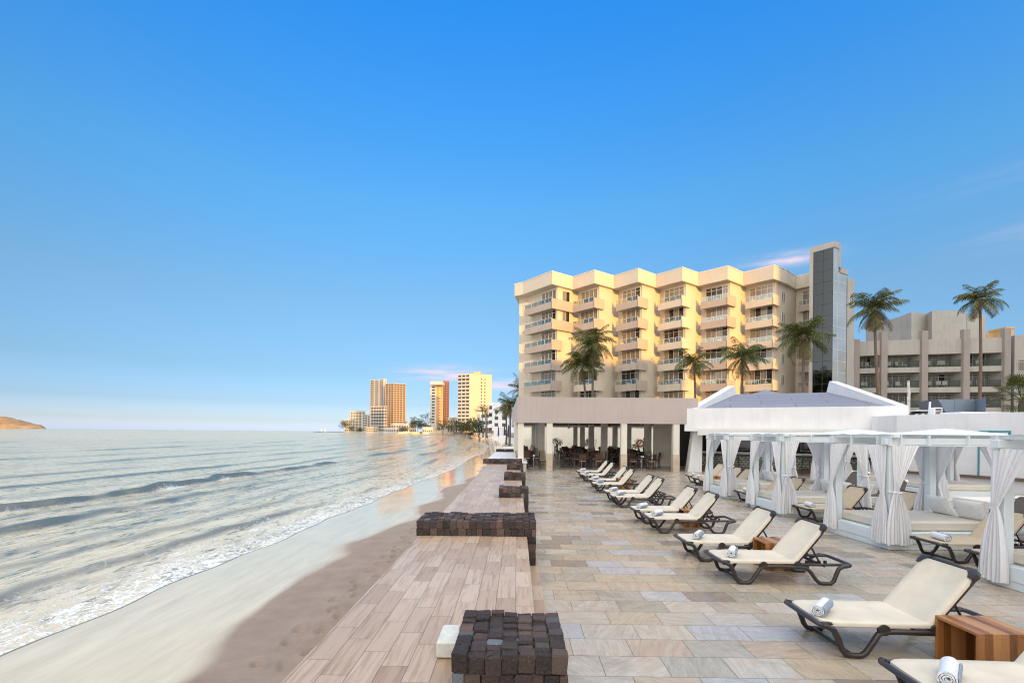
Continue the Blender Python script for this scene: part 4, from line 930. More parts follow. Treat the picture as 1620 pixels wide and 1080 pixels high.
# ---------------------------------------------------------------- sun loungers
def rot_y_frame(px, pz, ang):
    return Matrix.Translation((px, 0, pz)) @ Matrix.Rotation(-ang, 4, 'Y')
def make_lounger(sl, rail, ang=R(50), name='sun_lounger'):
    t = thing(name, 'x', 'sun lounger')
    prof = [(.0,.318),(.06,.305),(.12,.27),(.165,.18),(.20,.08),(.235,.035),(.30,.024),(.385,.024),(.43,.05),(.49,.14),(.55,.235),(.60,.262),(.70,.268),(1.12,.262),(1.22,.25),(1.29,.19),(1.37,.075),(1.42,.032),(1.50,.024),(1.585,.026),(1.63,.06),(1.665,.16),(1.70,.24),(1.76,.275),(1.84,.285)]
    for s in (-1, 1):
        mb = MB(); mb.tube([(x, s*.335, z) for x, z in prof], [.030]*4+[.027]*17+[.03]*4, 10, ry=None)
        mb.tube([(x, s*.322, z+.004) for x, z in prof[2:-2]], .020, 6)
        mb.lathe((.60, 0, 0), ((.001,0),(.001,0)), 6) if False else None
        # rounded hinge bumps on the rail
        for hx, hz, hr in ((.60,.285,.055),(1.10,.30,.05)):
            mb.M = Matrix.Translation((hx, s*.335, hz)) @ Matrix.Rotation(R(90), 4, 'X'); mb.lathe((0,0,-.025), ((.3*hr,0),(hr,.004),(hr,.046),(.3*hr,.05)), 14); mb.M = None
        mb.build('leg_frame', rail, t, smooth=50)
    mb = MB()
    foot = [(.03+.0, -.34, .318), (-.012, -.30, .322), (-.02, -.2, .325), (-.02, .2, .325), (-.012, .30, .322), (.03, .34, .318)]
    mb.tube(foot, .030, 8, ry=.022)
    mb.tube([(.02,-.305,.328),(.4,-.305,.33),(1.10,-.30,.325)], .018, 8); mb.tube([(.02,.305,.328),(.4,.305,.33),(1.10,.30,.325)], .018, 8)
    mb.tube([(1.84,-.345,.285),(1.885,-.30,.288),(1.90,-.2,.29),(1.90,.2,.29),(1.885,.30,.288),(1.84,.345,.285)], .030, 8, ry=.024)
    for s in (-1, 1): mb.tube([(1.08,s*.29,.29),(1.5,s*.285,.285),(1.88,s*.27,.288)], .022, 8)
    for x in (.30, 1.10, 1.5): mb.tube([(x,-.32,.275 if x > 1 else .20),(x,.32,.275 if x > 1 else .20)] if x > 1 else [(x,-.32,.03),(x,.32,.03)], .018, 6)
    mb.build('cross_bars', rail, t, smooth=50)
    # taut seat sling
    def sec(x, wd, z, sag):
        top = [(x, -wd+2*wd*i/10, z-sag*(1-(2*i/10-1)**2)) for i in range(11)]
        return [(x, -wd-.012, z-.045)]+[(x,-wd-.016,z-.015)]+top+[(x, wd+.016, z-.015),(x, wd+.012, z-.045)]+[(x, wd*.9, z-.04-sag)]+[(x,-wd*.9,z-.04-sag)]
    mb = MB(); loops = []
    for x, wd in ((.02,.24),(.045,.275),(.09,.30),(.16,.315),(.35,.32),(.6,.32),(.85,.32),(1.06,.318)):
        loops.append(sec(x, wd, .352, .006+.012*math.sin(math.pi*min(1, x/1.06))))
    mb.loft(loops); mb.build('seat_sling', sl, t, smooth=60)
    # back rest
    F = rot_y_frame(1.06, .335, ang)
    mb = MB(); mb.M = F
    def bsec(x, wd, sag, z=.016): return sec(x, wd, z, sag)
    mb.loft([bsec(x, wd, sg) for x, wd, sg in ((0,.318,.006),(.15,.318,.018),(.35,.315,.022),(.55,.31,.018),(.62,.305,.012),(.655,.27,.006),(.675,.24,.0))]); bs = mb.build('back_sling', sl, t, smooth=60)
    mb = MB(); mb.M = F
    mb.tube([(-.02,-.29,-.055),(.45,-.29,-.055),(.60,-.315,-.03),(.668,-.30,-.01),(.69,-.22,.0),(.695,0,.0),(.69,.22,.0),(.668,.30,-.01),(.60,.315,-.03),(.45,.29,-.055),(-.02,.29,-.055)], .019, 8, ry=.022)
    for s in (-1, 1):   # moulded corner caps
        mb.loft([[(.60,s*.30,.026),(.60,s*.345,.02),(.60,s*.345,-.03),(.60,s*.30,-.03)], [(.65,s*.275,.03),(.65,s*.352,.02),(.65,s*.352,-.035),(.65,s*.275,-.03)], [(.69,s*.225,.03),(.70,s*.33,.02),(.70,s*.33,-.03),(.69,s*.225,-.03)], [(.712,s*.21,.02),(.715,s*.30,.015),(.715,s*.30,-.02),(.712,s*.21,-.02)]])
    mb.build('back_frame', rail, t, smooth=50)
    p = F @ Vector((.36, 0, -.04)); 
    mb = MB()
    for s in (-1, 1): mb.tube([(p.x, s*.24, p.z), (1.50, s*.23, .275)], .013, 6)
    mb.tube([(p.x,-.31,p.z),(p.x,.31,p.z)], .013, 6); mb.tube([(1.5,-.29,.285),(1.5,.29,.285)], .014, 6)
    for s in (-1,1):
        for k in range(4): mb.box(1.28+.09*k, 1.31+.09*k, s*.23-.02, s*.23+.02, .29, .335)
    mb.build('prop_arm', rail, t)
    return t
proto = make_lounger(M['sling'], M['rail'])
proto2 = make_lounger(M['sling2'], M['rail'])
protod = make_lounger(M['dsling'], M['frame'], R(42))
# rolled towel
def make_towel(name='rolled_towel'):
    mb = MB(); n = 90; turns = 3.6; pts = []
    for i in range(n+1):
        f = i/n; a = f*turns*2*math.pi; r = .012+.056*f+.0015*math.sin(a*3); pts.append((math.cos(a)*r, math.sin(a)*r*.92))
    th = .0052; L = .175; out = []
    for i in range(n+1):
        x, z = pts[i]; l = math.hypot(x, z) or 1; nx, nz = x/l, z/l
        out.append(((x-nx*th, z-nz*th), (x+nx*th, z+nz*th)))
    loops = []
    rg = random.Random(4)
    for i, (a, b) in enumerate(out):
        e = .004*math.sin(i*.35)+.003*math.sin(i*1.3)
        loops.append([(a[0], -L-e, a[1]), (b[0], -L-e+.002, b[1]), (b[0], L+e, b[1]), (a[0], L+e, a[1])])
    mb.m = 0; half = int(n*.87)
    mb.loft(loops[:half+1], cap=True); mb.m = 1; mb.loft(loops[half:], cap=True)
    o = mb.build(name, [M['towel'], M['towelg']], smooth=50); o.rotation_euler = (0, 0, 0); return o
tw0 = make_towel()
def towel(loc, rz, roll, label, first=[True]):
    o = tw0 if first[0] else tw0.copy()
    if not first[0]: COL.objects.link(o)
    first[0] = False
    o.matrix_world = Matrix.Translation(loc) @ Matrix.Rotation(rz, 4, 'Z') @ Matrix.Rotation(roll, 4, 'Y')
    tag(o, label, 'towel', 'rolled towels on the sun loungers'); return o
# hollow wooden cube table, open towards -x
def make_box(d=.45, wd=.50, h=.45):
    t = thing('cube_table', 'x', 'side table'); th = .028; y0, y1 = -d/2, d/2
    mb = MB(); mb.bbox(0, wd, y0, y1, h-th, h, .003); mb.build('table_top', M['wood'], t)
    for y in ((y0, y0+th), (y1-th, y1)): mb = MB(); mb.bbox(.001, wd-.001, y[0], y[1], .03, h-th, .003); mb.build('side_panel', M['wood'], t)
    mb = MB(); mb.box(wd-th, wd-.002, y0+th, y1-th, .031, h-th); mb.build('back_panel', M['wood'], t)
    mb = MB(); mb.box(.004, wd-.004, y0+.002, y1-.002, .004, .03); mb.build('bottom_panel', M['wood'], t)
    return t
bx0 = make_box(); _fb = [True]
def cube(x, y, rz, label, s=1.0):
    if _fb[0]: _fb[0] = False; bx0.location = (x, y, 0); bx0.rotation_euler = (0,0,rz); bx0['label'] = label; bx0['group'] = 'hollow wooden cube tables between the loungers'; bx0.scale = (s,)*3; return bx0
    return dup(bx0, (x, y, 0), rz, label, 'hollow wooden cube tables between the loungers', s)
used = {}
def lounger(pr, X, tipY, label, rz=0, grp='cream sun loungers along the open patio'):
    loc = (X+.03, tipY-.35, 0)
    if id(pr) not in used: used[id(pr)] = 1; pr.location = loc; pr.rotation_euler = (0,0,rz); pr['label'] = label; pr['group'] = grp; return pr
    return dup(pr, loc, rz, label, grp)
ordn = ['nearest','second nearest','third nearest','fourth nearest','fifth nearest','sixth nearest','seventh nearest','eighth nearest','ninth nearest','tenth nearest','eleventh nearest','farthest']
front = [(3.02,4.10,-.02),(3.02,5.52,.0),(3.02,7.85,-.01),(2.93,9.08,.01),(2.93,11.44,0),(2.88,12.55,.02),(2.83,15.07,0),(2.83,16.1,.01),(2.82,18.6,-.02),(2.9,20.1,.0),(2.88,22.6,.01),(2.95,24.4,0)]
rg = random.Random(8)
for i, (X, Y, rz) in enumerate(front):
    lb = '%s cream sun lounger in the open patio row by the sea' % ordn[i]
    if i == 0: lb = 'nearest cream sun lounger, cut off by the bottom edge of the photo'
    if i == 11: lb = 'farthest cream sun lounger in the patio row, closest to the restaurant'
    lounger(proto, X, Y, lb, rz+rg.uniform(-.03,.03))
    near = i < 4
    tx = X+.30+rg.uniform(-.02,.04); rzz = R(rg.uniform(-34,-22)) if near else R(rg.uniform(-48,-34))
    if i == 0: rzz = R(-44); tx = X+.30
    ty = Y-.35+(-.02 if near else 0)
    if i == 1: rzz = R(-44); tx = X+.19; ty = Y-.42
    towel((tx, ty, .352+.056), rzz, rg.uniform(2.6, 3.6), 'rolled white towel on the foot of the %s lounger of the open patio row' % (ordn[i] if i < 11 else 'farthest'))
cube(4.12, 4.57, 0, 'wooden cube table between the two nearest patio loungers, lower right corner', 1.0)
cube(4.06, 8.12, 0, 'wooden cube table between the third and fourth nearest patio loungers', 1.0)
cube(3.98, 11.70, 0, 'wooden cube table between the fifth and sixth nearest patio loungers', .88)
cube(3.98, 19.2, 0, 'wooden cube table between the ninth and tenth nearest patio loungers', 1.0)
g2 = 'tan sun loungers between the curtained cabanas'
bk = [(7.36,9.15,'tan sun lounger just beyond the nearest cabana, its far neighbour a daybed with two pillows',1),
      (7.43,8.12,'tan sun lounger right beside the nearest cabana, partly behind its curtain',0),
      (7.36,13.04,'tan sun lounger in the middle cabana gap, on the side of the second farthest cabana',1),
      (7.90,12.0,'tan sun lounger in the middle cabana gap, standing further inland with only its back showing',0),
      (7.30,16.4,'tan sun lounger in the farthest cabana gap, on the side of the farthest cabana',1),
      (7.30,15.6,'tan sun lounger in the farthest cabana gap, nearer to the camera',0),
      (7.76,22.4,'tan sun lounger beyond the farthest cabana, the farthest of four',1),
      (7.60,21.3,'tan sun lounger beyond the farthest cabana, second farthest of four',1),
      (7.5,20.1,'tan sun lounger beyond the farthest cabana, third farthest of four',0),
      (7.5,19.2,'tan sun lounger right behind the farthest cabana, nearest of four',0)]
for X, Y, lb, tw in bk:
    lounger(proto2, X, Y, lb, 0, g2)
    if tw: towel((X+.28, Y-.36, .408), R(-8), rg.uniform(2.6,3.6), 'rolled white towel on the '+lb.replace('tan sun lounger','lounger')[:60].rsplit(',',1)[0])
cube(8.0, 12.32, 0, 'wooden cube table in the middle cabana gap, half behind a white curtain', .85)
cube(8.1, 20.7, 0, 'wooden cube table beyond the farthest cabana between tan loungers', 1.0)
cube(9.75, 8.6, 0, 'wooden cube table at the right edge behind the nearest cabana', 1.0)
cube(8.0, 15.95, 0, 'wooden cube table in the farthest cabana gap', .6) if False else None
for X, Y, lb, rz in ((10.6,10.9,'dark mesh lounger with pale frame behind the daybed with two clear pillows',.5),(10.9,15.2,'dark mesh lounger with pale frame behind the second farthest cabana',.6),(12.0,18.8,'dark mesh lounger with pale frame in front of the bar counter',.4),(10.3,8.8,'dark mesh lounger with pale frame at the right edge behind the nearest cabana',.5)):
    lounger(protod, X, Y, lb, rz, 'dark loungers behind the cabanas')

# ---------------------------------------------------------------- curtained cabanas
def curtain_mb(P, d, out, ztop, ztie, zbot, seed, spread=.52, bot=.26, nu=56, nv=34):
    rg = random.Random(seed); ph = rg.random()*6; k = rg.choice((6,7,8)); jb = rg.uniform(-.04,.05); P = Vector(P); d = Vector(d); out = Vector(out)
    def fn(u, v):
        z = ztop+(zbot-ztop)*v; vt = (ztop-ztie)/(ztop-zbot)
        if v < vt:
            f = v/vt; x0 = .02+.03*f; x1 = spread*(1-f)**.85+.13*f**1.0 if f < 1 else .13; amp = .022*(1-f)+.016*f; o = .03+.03*f
            x1 = spread+(.13-spread)*(f**.92); belly = .03*math.sin(math.pi*f)
        else:
            f = (v-vt)/(1-vt); g = 1-(1-f)**2.2; x0 = .05-(.13+jb)*g; x1 = .13+(bot)*g; amp = .016+.030*g; o = .06+.03*f; belly = 0
        x = x0+(x1-x0)*u
        pl = math.sin(u*2*math.pi*k+ph+.5*math.sin(v*3+ph))+.35*math.sin(u*2*math.pi*k*2.3+ph*2+v*2)
        y = o + amp*pl + belly*u*.2
        zz = z + (.012*math.sin(u*9+ph) if v > .97 else 0)
        q = P+d*x+out*y; return (q.x, q.y, zz)
    return MB().grid(fn, nu, nv)
def make_pillow(L=.62, H=.42, T=.16):
    def fn(u, v):
        pass
    mb = MB(); loops = []
    n = 24
    def pt(u, v, s):
        a = abs(2*u-1); b_ = abs(2*v-1)
        th = T/2*(max(0, 1-a**3.5))**.5*(max(0, 1-b_**3.5))**.5
        pin = 1-.06*(1-abs(2*v-1)**2)*(a**6); pinv = 1-.06*(1-abs(2*u-1)**2)*(b_**6)
        wr = .006*math.sin(u*23+v*9)*math.sin(v*17)*s
        return ((u-.5)*L*pin, s*th+wr*(th*8), (v-.5)*H*pinv)
    for s in (-1, 1): mb.grid(lambda u, v, s=s: pt(u, v, s), n, n)
    return mb.build('pillow', M['pillow'], smooth=180)
def make_cabana(seed, wd=2.35, dp=1.72):
    t = thing('cabana', 'x', 'cabana')
    # local origin: near-left foot of base; x right, y away
    bz = .33
    mb = MB(); mb.bbox(0, wd, 0, dp, .12, bz, .006); mb.bbox(.012, wd-.012, .012, dp-.012, .004, .118, .003); mb.build('platform', M['cabwhite'], t)
    mb = MB(); r = .04
    mb.bbox(.17, wd-.06, .13, dp-.13, bz+.002, bz+.20, .035); mt = mb.build('mattress', M['matt'], t, smooth=35)
    mb = MB(); pw = .15
    posts = [(.03, .03), (wd-.03-pw, .03), (.03, dp-.03-pw), (wd-.03-pw, dp-.03-pw)]
    zt = 2.03
    for (x, y) in posts:
        mb = MB(); mb.bbox(x, x+pw, y, y+pw, bz, zt, .008); mb.build('post', M['cabwhite'], t)
    # ring beams, with small brackets
    bm = []
    for (a, b) in (((-.06,.03),(wd+.06,.03)),((-.06,dp-.03-pw*.0-.06),(wd+.06,dp-.09)),):
        pass
    for y in (.045, dp-.045-.12): mb = MB(); mb.bbox(-.05, wd+.05, y, y+.12, zt+.002, zt+.13, .006); mb.build('beam', M['cabwhite'], t)
    for x in (.045, wd-.045-.12): mb = MB(); mb.bbox(x, x+.12, -.05, dp+.05, zt+.135, zt+.2, .005); mb.build('beam', M['cabwhite'], t)
    mb = MB(); mb.grid(lambda u, v: (.0+(wd)*u, .0+dp*v, zt+.202+.05*math.sin(math.pi*u)*math.sin(math.pi*v)+.008*math.sin(v*19)), 16, 24); mb.build('roof_cloth', M['canopy'], t, smooth=60)
    for x in (.02, wd*.33, wd*.66, wd-.05, .22): mb = MB(); mb.box(x, x+.03, .0, .044, zt-.02, zt+.19); mb.build('bracket', M['cabwhite'], t)
    for y in (.3, dp*.6, dp-.1): mb = MB(); mb.box(-.004, .044, y, y+.03, zt-.02, zt+.19); mb.build('bracket', M['cabwhite'], t)
    # rails the curtains run on
    mb = MB(); mb.tube([(0,.0,zt-.012),(wd,0,zt-.012)], .009, 6); mb.tube([(-.0,0,zt-.012),(-.0,dp,zt-.012)], .009, 6); mb.tube([(0,dp,zt-.012),(wd,dp,zt-.012)], .009, 6); mb.tube([(wd,0,zt-.012),(wd,dp,zt-.012)], .009, 6); mb.build('curtain_rail', M['cabwhite'], t)
    zb = .10
    cs = [((.03,.02,0),(1,0,0),(0,-1,0)), ((.02,.03,0),(0,1,0),(-1,0,0)),
          ((wd-.03,.02,0),(-1,0,0),(0,-1,0)), ((wd-.02,.03,0),(0,1,0),(1,0,0)),
          ((.03,dp-.02,0),(1,0,0),(0,1,0)), ((.02,dp-.03,0),(0,-1,0),(-1,0,0)),
          ((wd-.03,dp-.02,0),(-1,0,0),(0,1,0)), ((wd-.02,dp-.03,0),(0,-1,0),(1,0,0))]
    for j, (P, d, o) in enumerate(cs):
        rr = random.Random(seed*10+j); mb = curtain_mb(P, d, o, zt-.005, 1.12+rr.uniform(-.05,.05), zb+rr.uniform(-.03,.04), seed*10+j, rr.uniform(.42,.6), rr.uniform(.14,.26))
        c = mb.build('curtain', M['curtain'], t, smooth=180)
        if j % 2 == 0:
            x, y = P[0], P[1]; cx = x+d[0]*.06; sy = o[1]
            mb = MB(); n = 14; mb.tube([(cx+.115*math.cos(2*math.pi*q/n)+.02*d[0], y+ (.02*sy if 1 else 0)+.10*math.sin(2*math.pi*q/n), 1.12+.01*math.sin(q)) for q in range(n)], .013, 6, closed=True)
            mb.tube([(cx, y+sy*.11, 1.12),(cx-.03,y+sy*.13,1.0),(cx-.035,y+sy*.13,.86)], .008, 5); mb.tube([(cx+.01, y+sy*.11, 1.12),(cx+.04,y+sy*.13,1.02),(cx+.05,y+sy*.13,.92)], .008, 5)
            mb.build('tie', M['curtain'], c)
    return t
cl = ['white curtained cabana nearest the camera, cut off by the right edge', 'white curtained cabana with a beige daybed and two white pillows in full view', 'white curtained cabana, second farthest of the sea-side row', 'farthest white curtained cabana of the sea-side row, smallest in view']
pil = make_pillow(); pf = [True]
def pillow(loc, rz, tilt, label, sc=1):
    o = pil if pf[0] else pil.copy()
    if not pf[0]: COL.objects.link(o)
    pf[0] = False
    o.matrix_world = Matrix.Translation(loc) @ Matrix.Rotation(rz, 4, 'Z') @ Matrix.Rotation(tilt, 4, 'X') @ Matrix.Scale(sc, 4); tag(o, label, 'pillow', 'white pillows on the cabana daybeds')
pn = ['nearest cabana','daybed cabana in full view','second farthest cabana','farthest cabana']
for i, (X, Y) in enumerate(((7.20,5.66),(7.20,9.42),(7.18,13.15),(7.2,16.6))):
    c = make_cabana(i+1); c.location = (X, Y, 0); c.rotation_euler = (0,0,R(1.5)); c['label'] = cl[i]; c['group'] = 'white curtained cabanas in the sea-side row'
    pillow((X+2.02, Y+.50, .53+.19), R(90+4), R(-22), 'white pillow nearer the camera on the bed of the '+pn[i], 1)
    pillow((X+1.98, Y+1.16, .53+.19), R(90-5), R(-24), 'white pillow further from the camera on the bed of the '+pn[i], 1)
# second row with low white pyramid canopies
for i, (cx, cy, lb) in enumerate(((15.6,17.8,'inland white cabana with low pyramid canopy, the nearer of the two beside the white wall'),(15.0,21.6,'inland white cabana with low pyramid canopy, the farther one near the bar'))):
    c = make_cabana(20+i, 2.4, 2.2); c.location = (cx-1.2, cy-1.1, 0); c['label'] = lb; c['group'] = 'inland cabanas with pyramid canopies'
    mb = MB(); e = .1; zt = 2.245+.02
    n = 8
    def cn(u, v): 
        x = -e+(2.4+2*e)*u; y = -e+(2.2+2*e)*v; f = 1-max(abs(2*u-1), abs(2*v-1)); return (x, y, zt+.24*(f**.85))
    mb.grid(cn, 16, 16); mb.build('canopy', M['canopy'], c, smooth=30)
# low loungers' plinth / pool edge visible behind
tag(MB().bbox(13.6, 17.3, 12.6, 15.2, .004, .34, .02).build('pool_bench', M['cream']), 'low cream masonry bench beside the white pool house', 'bench')

# ---------------------------------------------------------------- restaurant furniture
def make_chair():
    t = thing('dining_chair', 'brown wooden dining chair at a table under the restaurant roof', 'chair', group='brown dining chairs in the restaurant')
    mb = MB(); mb.bbox(-.22,.22,-.21,.22,.43,.475,.01); mb.build('seat_frame', M['chair'], t)
    mb = MB(); mb.bbox(-.20,.20,-.19,.19,.476,.515,.015); mb.build('seat', M['seatpad'], t)
    for x in (-.2, .2):
        mb = MB(); mb.beam((x,-.19,.0),(x,-.19,.43),.035,.035); mb.build('leg', M['chair'], t)
        mb = MB(); mb.beam((x,.23,0),(x,.2,.45),.035,.035); mb.beam((x,.2,.45),(x,.27,.96),.035,.03); mb.build('leg', M['chair'], t)
    mb = MB(); mb.M = Matrix.Translation((0,.245,.74)) @ Matrix.Rotation(R(-8),4,'X'); mb.box(-.185,.185,-.012,.012,-.17,.2)
    mb.build('backrest', M['chair'], t)
    return t
def make_table():
    t = thing('dining_table', 'dark square dining table laid with napkins under the restaurant roof', 'table', group='laid dining tables in the restaurant')
    mb = MB(); mb.bbox(-.4,.4,-.4,.4,.72,.755,.008); mb.build('table_top', M['darkmetal'], t)
    mb = MB(); mb.cyl((0,0,.03),.035,.69,10); mb.build('pedestal', M['metal'], t)
    mb = MB(); mb.box(-.3,.3,-.03,.03,.004,.035); mb.box(-.03,.03,-.3,.3,.006,.033); mb.build('foot', M['metal'], t)
    return t
ch = make_chair(); tb = make_table(); fc = [1]; 
nap = MB(); nap.m = 0
nap.loft([[(.05,-.05,0),(.05,.05,0),(-.05,.05,0),(-.05,-.05,0)],[(.035,-.012,.09),(.035,.012,.09),(-.035,.012,.09),(-.035,-.012,.09)]]); nap = nap.build('napkin', M['towel']); tag(nap, 'white folded napkin standing on a restaurant table', 'napkin', 'folded napkins on the restaurant tables'); fn_ = [1]
def chair_at(x, y, rz):
    if fc[0]: fc[0] = 0; ch.location = (x,y,0); ch.rotation_euler = (0,0,rz); return
    dup(ch, (x,y,0), rz)
ft = [1]
def table_at(x, y, chairs='nsew', rz=0):
    if ft[0]: ft[0] = 0; tb.location = (x,y,0)
    else: dup(tb, (x,y,0), rz)
    r_ = random.Random(int(x*100+y*10))
    for c in chairs:
        dx, dy, a = {'s':(0,-.58,R(180)),'n':(0,.58,0),'e':(.58,0,R(-90)),'w':(-.58,0,R(90))}[c]
        chair_at(x+dx+r_.uniform(-.05,.05), y+dy+r_.uniform(-.05,.05), a+r_.uniform(-.12,.12))
    for dx, dy in ((.0,-.22),(0,.22)):
        o = nap if fn_[0] else nap.copy()
        if not fn_[0]: COL.objects.link(o)
        fn_[0] = 0; o.location = (x+dx+r_.uniform(-.05,.05), y+dy, .756)
table_at(1.05, 30.2, 'ew'); table_at(4.1, 30.6, 's'); table_at(5.0, 30.6, 's'); table_at(7.75, 30.1, 'ew')
rg = random.Random(12)
for Y in (33.0, 35.6, 37.8, 40.2, 42.8, 45.4, 48.2):
    for X in (.75, 3.9, 5.2, 7.6, 8.9):
        table_at(X+(.1*(Y-30) if X > 3 else 0)*.4+rg.uniform(-.15,.15), Y+rg.uniform(-.2,.2), 'ew' if rg.random() < .35 else 'nsew')
# ceiling fans
def fan(x, y, lb):
    t = thing('ceiling_fan', lb, 'ceiling fan', (x, y, 2.95), group='white ceiling fans in the restaurant')
    mb = MB(); mb.cyl((0,0,-.28),.015,.28,8); mb.lathe((0,0,-.40),((.02,0),(.09,.03),(.1,.09),(.03,.13)),12); mb.build('motor', M['white'], t)
    for k in range(4):
        a = k*math.pi/2+.4; mb = MB(); mb.M = Matrix.Rotation(a,4,'Z') @ Matrix.Rotation(R(10),4,'X'); mb.box(.1,.62,-.06,.06,-.315,-.307); mb.build('blade', M['white'], t)
for i, (x, y) in enumerate(((3.9,30.5),(7.8,30.5),(3.9,36.5),(7.9,36.5))): fan(x, y, 'white ceiling fan, '+['front left','front right','rear left','rear right'][i]+' of the four under the restaurant ceiling')
# lifebuoy on the terrace
mb = MB(); p = at(1012.5, 50, 701); mb.tube([(p.x+.33*math.cos(a*math.pi/8), p.y, p.z+.33*math.sin(a*math.pi/8)) for a in range(16)], .08, 8, closed=True)
tag(mb.build('lifebuoy', M['red'], smooth=60), 'red ring lifebuoy near the standing waiter', 'lifebuoy')
# bar stools
def stool(x, y, rz, lb):
    t = thing('bar_stool', lb, 'bar stool', (x,y,0), rz, 'bar stools at the tiled counter')
    mb = MB(); mb.bbox(-.19,.19,-.19,.19,.74,.78,.01); mb.build('seat', M['darkmetal'], t)
    for a, b in ((-1,-1),(1,-1),(-1,1),(1,1)): mb = MB(); mb.beam((a*.22,b*.22,0),(a*.17,b*.17,.74),.022,.022); mb.build('leg', M['darkmetal'], t)
    mb = MB(); mb.tube([(-.18,-.18,.78),(-.19,-.22,1.05),(.19,-.22,1.05),(.18,-.18,.78)],.012,6)
    for s in (-1,1): mb.box(-.19,.19,s*.2-.008,s*.2+.008,.26,.28)
    mb.build('frame', M['darkmetal'], t)
for i, f in enumerate((.42,.50,.60,.18)):
    p = k0+(k1-k0)*f-kn*.62; stool(p.x, p.y, math.atan2(ka.y, ka.x), ['dark bar stool at the tiled counter, left of the middle pair','dark bar stool at the tiled counter, right of the middle pair','dark bar stool at the tiled counter, rightmost','dark bar stool at the tiled counter, leftmost'][i])
rg = random.Random(2)
for k in range(14):
    p = k0+ka*(rg.uniform(.2, 10))+kn*rg.uniform(.05,.35) if k < 7 else q0-kn*.2+ka*rg.uniform(1.2,10)
    zb_ = 1.122 if k < 7 else 1.042
    mb = MB(); r = .035; mb.lathe((p.x,p.y,zb_), ((r,0),(r,.16),(.012,.21),(.012,.27)), 10)
    tag(mb.build('bottle', [M['teal'],M['maroon'],M['darkmetal'],M['orange']][k%4]), 'small '+['teal','maroon','black','orange'][k%4]+' bottle standing '+('on the white bar counter top' if k < 7 else 'on the shelf at the back of the bar'), 'bottle', 'bottles at the bar')
# ---------------------------------------------------------------- palms
def palm(px, Y, ctr_py, base_px, lean, rad, seed, label, nf=24, droop=.55, base_z=0, dead=3, group=None, trunk_r=.17, lod=1.0):
    rg = random.Random(seed); top = at(px, Y, ctr_py); base = at(base_px, Y, z=base_z)
    t = thing('palm_tree', label, 'palm tree', base, group=group); H = top-base
    pts = []; n = 14
    for i in range(n+1):
        f = i/n; pts.append(Vector((H.x*(f**1.6)+lean*math.sin(f*math.pi), 0, H.z*f)))
    mb = MB(); mb.tube(pts, [trunk_r*(1.5 if i == 0 else 1.12-.5*i/n)*(1+.05*(i%2)) for i in range(n+1)], 10); mb.lathe((pts[-1].x,0,pts[-1].z-.35*rad/2.6), ((.1,0),(.26*rad/2.6,.25*rad/2.6),(.2*rad/2.6,.6*rad/2.6),(.03,.8*rad/2.6)), 8); mb.build('trunk', M['trunk'], t, smooth=60)
    C = pts[-1]
    mb = MB(); md = MB()
    nf = int(nf*1.1)
    for k in range(nf+dead):
        isd = k >= nf; m_ = md if isd else mb
        a = k*2.399+rg.uniform(-.3,.3); e0 = R(rg.uniform(50,88)) if k < nf*.3 else R(rg.uniform(0,60)) if k < nf*.75 else R(rg.uniform(-40,10))
        if isd: e0 = R(rg.uniform(-80,-50))
        L = rad*rg.uniform(.95,1.2)*(1 if not isd else .75); bend = droop*rg.uniform(1.2,2.6) if not isd else .2
        P = C+Vector((0,0,.1)); dirh = Vector((math.cos(a), math.sin(a), 0)); ns = 12; el_ = e0; path = [P.copy()]; 
        for s in range(ns):
            P = P+(dirh*math.cos(el_)+up*math.sin(el_))*(L/ns); el_ -= bend/ns*(1+s/ns); path.append(P.copy())
        side = Vector((-dirh.y, dirh.x, 0)); tw = rg.uniform(-.5,.5)
        m_.tube(path, [.028*rad/2.6*(1-.8*i/ns) for i in range(ns+1)], 4)
        nl = int(26*lod)
        for s in range(nl):
            f = .12+.88*s/nl; q = f*ns; i0 = min(int(q), ns-1); B = path[i0].lerp(path[i0+1], q-i0); tg = (path[i0+1]-path[i0]).normalized()
            ll = rad*.36*math.sin(math.pi*min(1,.18+f*.80))**.7*rg.uniform(.8,1.1)
            for sd in (-1, 1):
                dv = (side*sd*.95+tg*(.55+.4*f)+Vector((0,0,-.35-rg.uniform(0,.45)+tw*sd*.4))).normalized()
                tip = B+dv*ll+Vector((0,0,-ll*.22)); wv = tg*(.024*rad/2.6+.009)
                mid = B+dv*ll*.5
                m_.add([tuple(B-wv*.6), tuple(mid-wv), tuple(tip), tuple(mid+wv), tuple(B+wv*.6)], [(0,1,2,3,4)])
    mb.build('crown', M['frond'], t)
    if dead: md.build('dry_fronds', M['deadfrond'], t)
    return t
palm(937, 60, 548, 936.5, .0, 3.0, 1, 'taller of the two close palm trees in front of the left end of the hotel', 26)
palm(920, 61, 578, 928.5, .1, 2.9, 2, 'shorter palm leaning left beside a taller one at the left of the hotel', 22)
palm(1096, 62, 576, 1098, .1, 2.6, 3, 'slim palm tree between the third and fourth balcony columns of the hotel', 18)
palm(1172, 57, 568, 1169, .1, 2.9, 4, 'palm tree in front of the hotel above the left roof fin of the bar', 24)
palm(1267, 50, 535, 1270, -.1, 2.9, 5, 'large palm tree in front of the lift tower', 26)
palm(1377, 50, 492, 1393, -.3, 2.7, 6, 'tall palm with hanging dry fronds, right of the lift tower', 24, dead=9)
palm(1541, 52, 478, 1536, .35, 2.5, 7, 'tall slender palm with a curved trunk in front of the grey wing', 22, droop=.7)
palm(806, 82, 640, 806, .1, 2.6, 8, 'palm tree left of the restaurant roof, the nearest to the white apartment block', 20, lod=.7, group='palms left of the restaurant', dead=6)
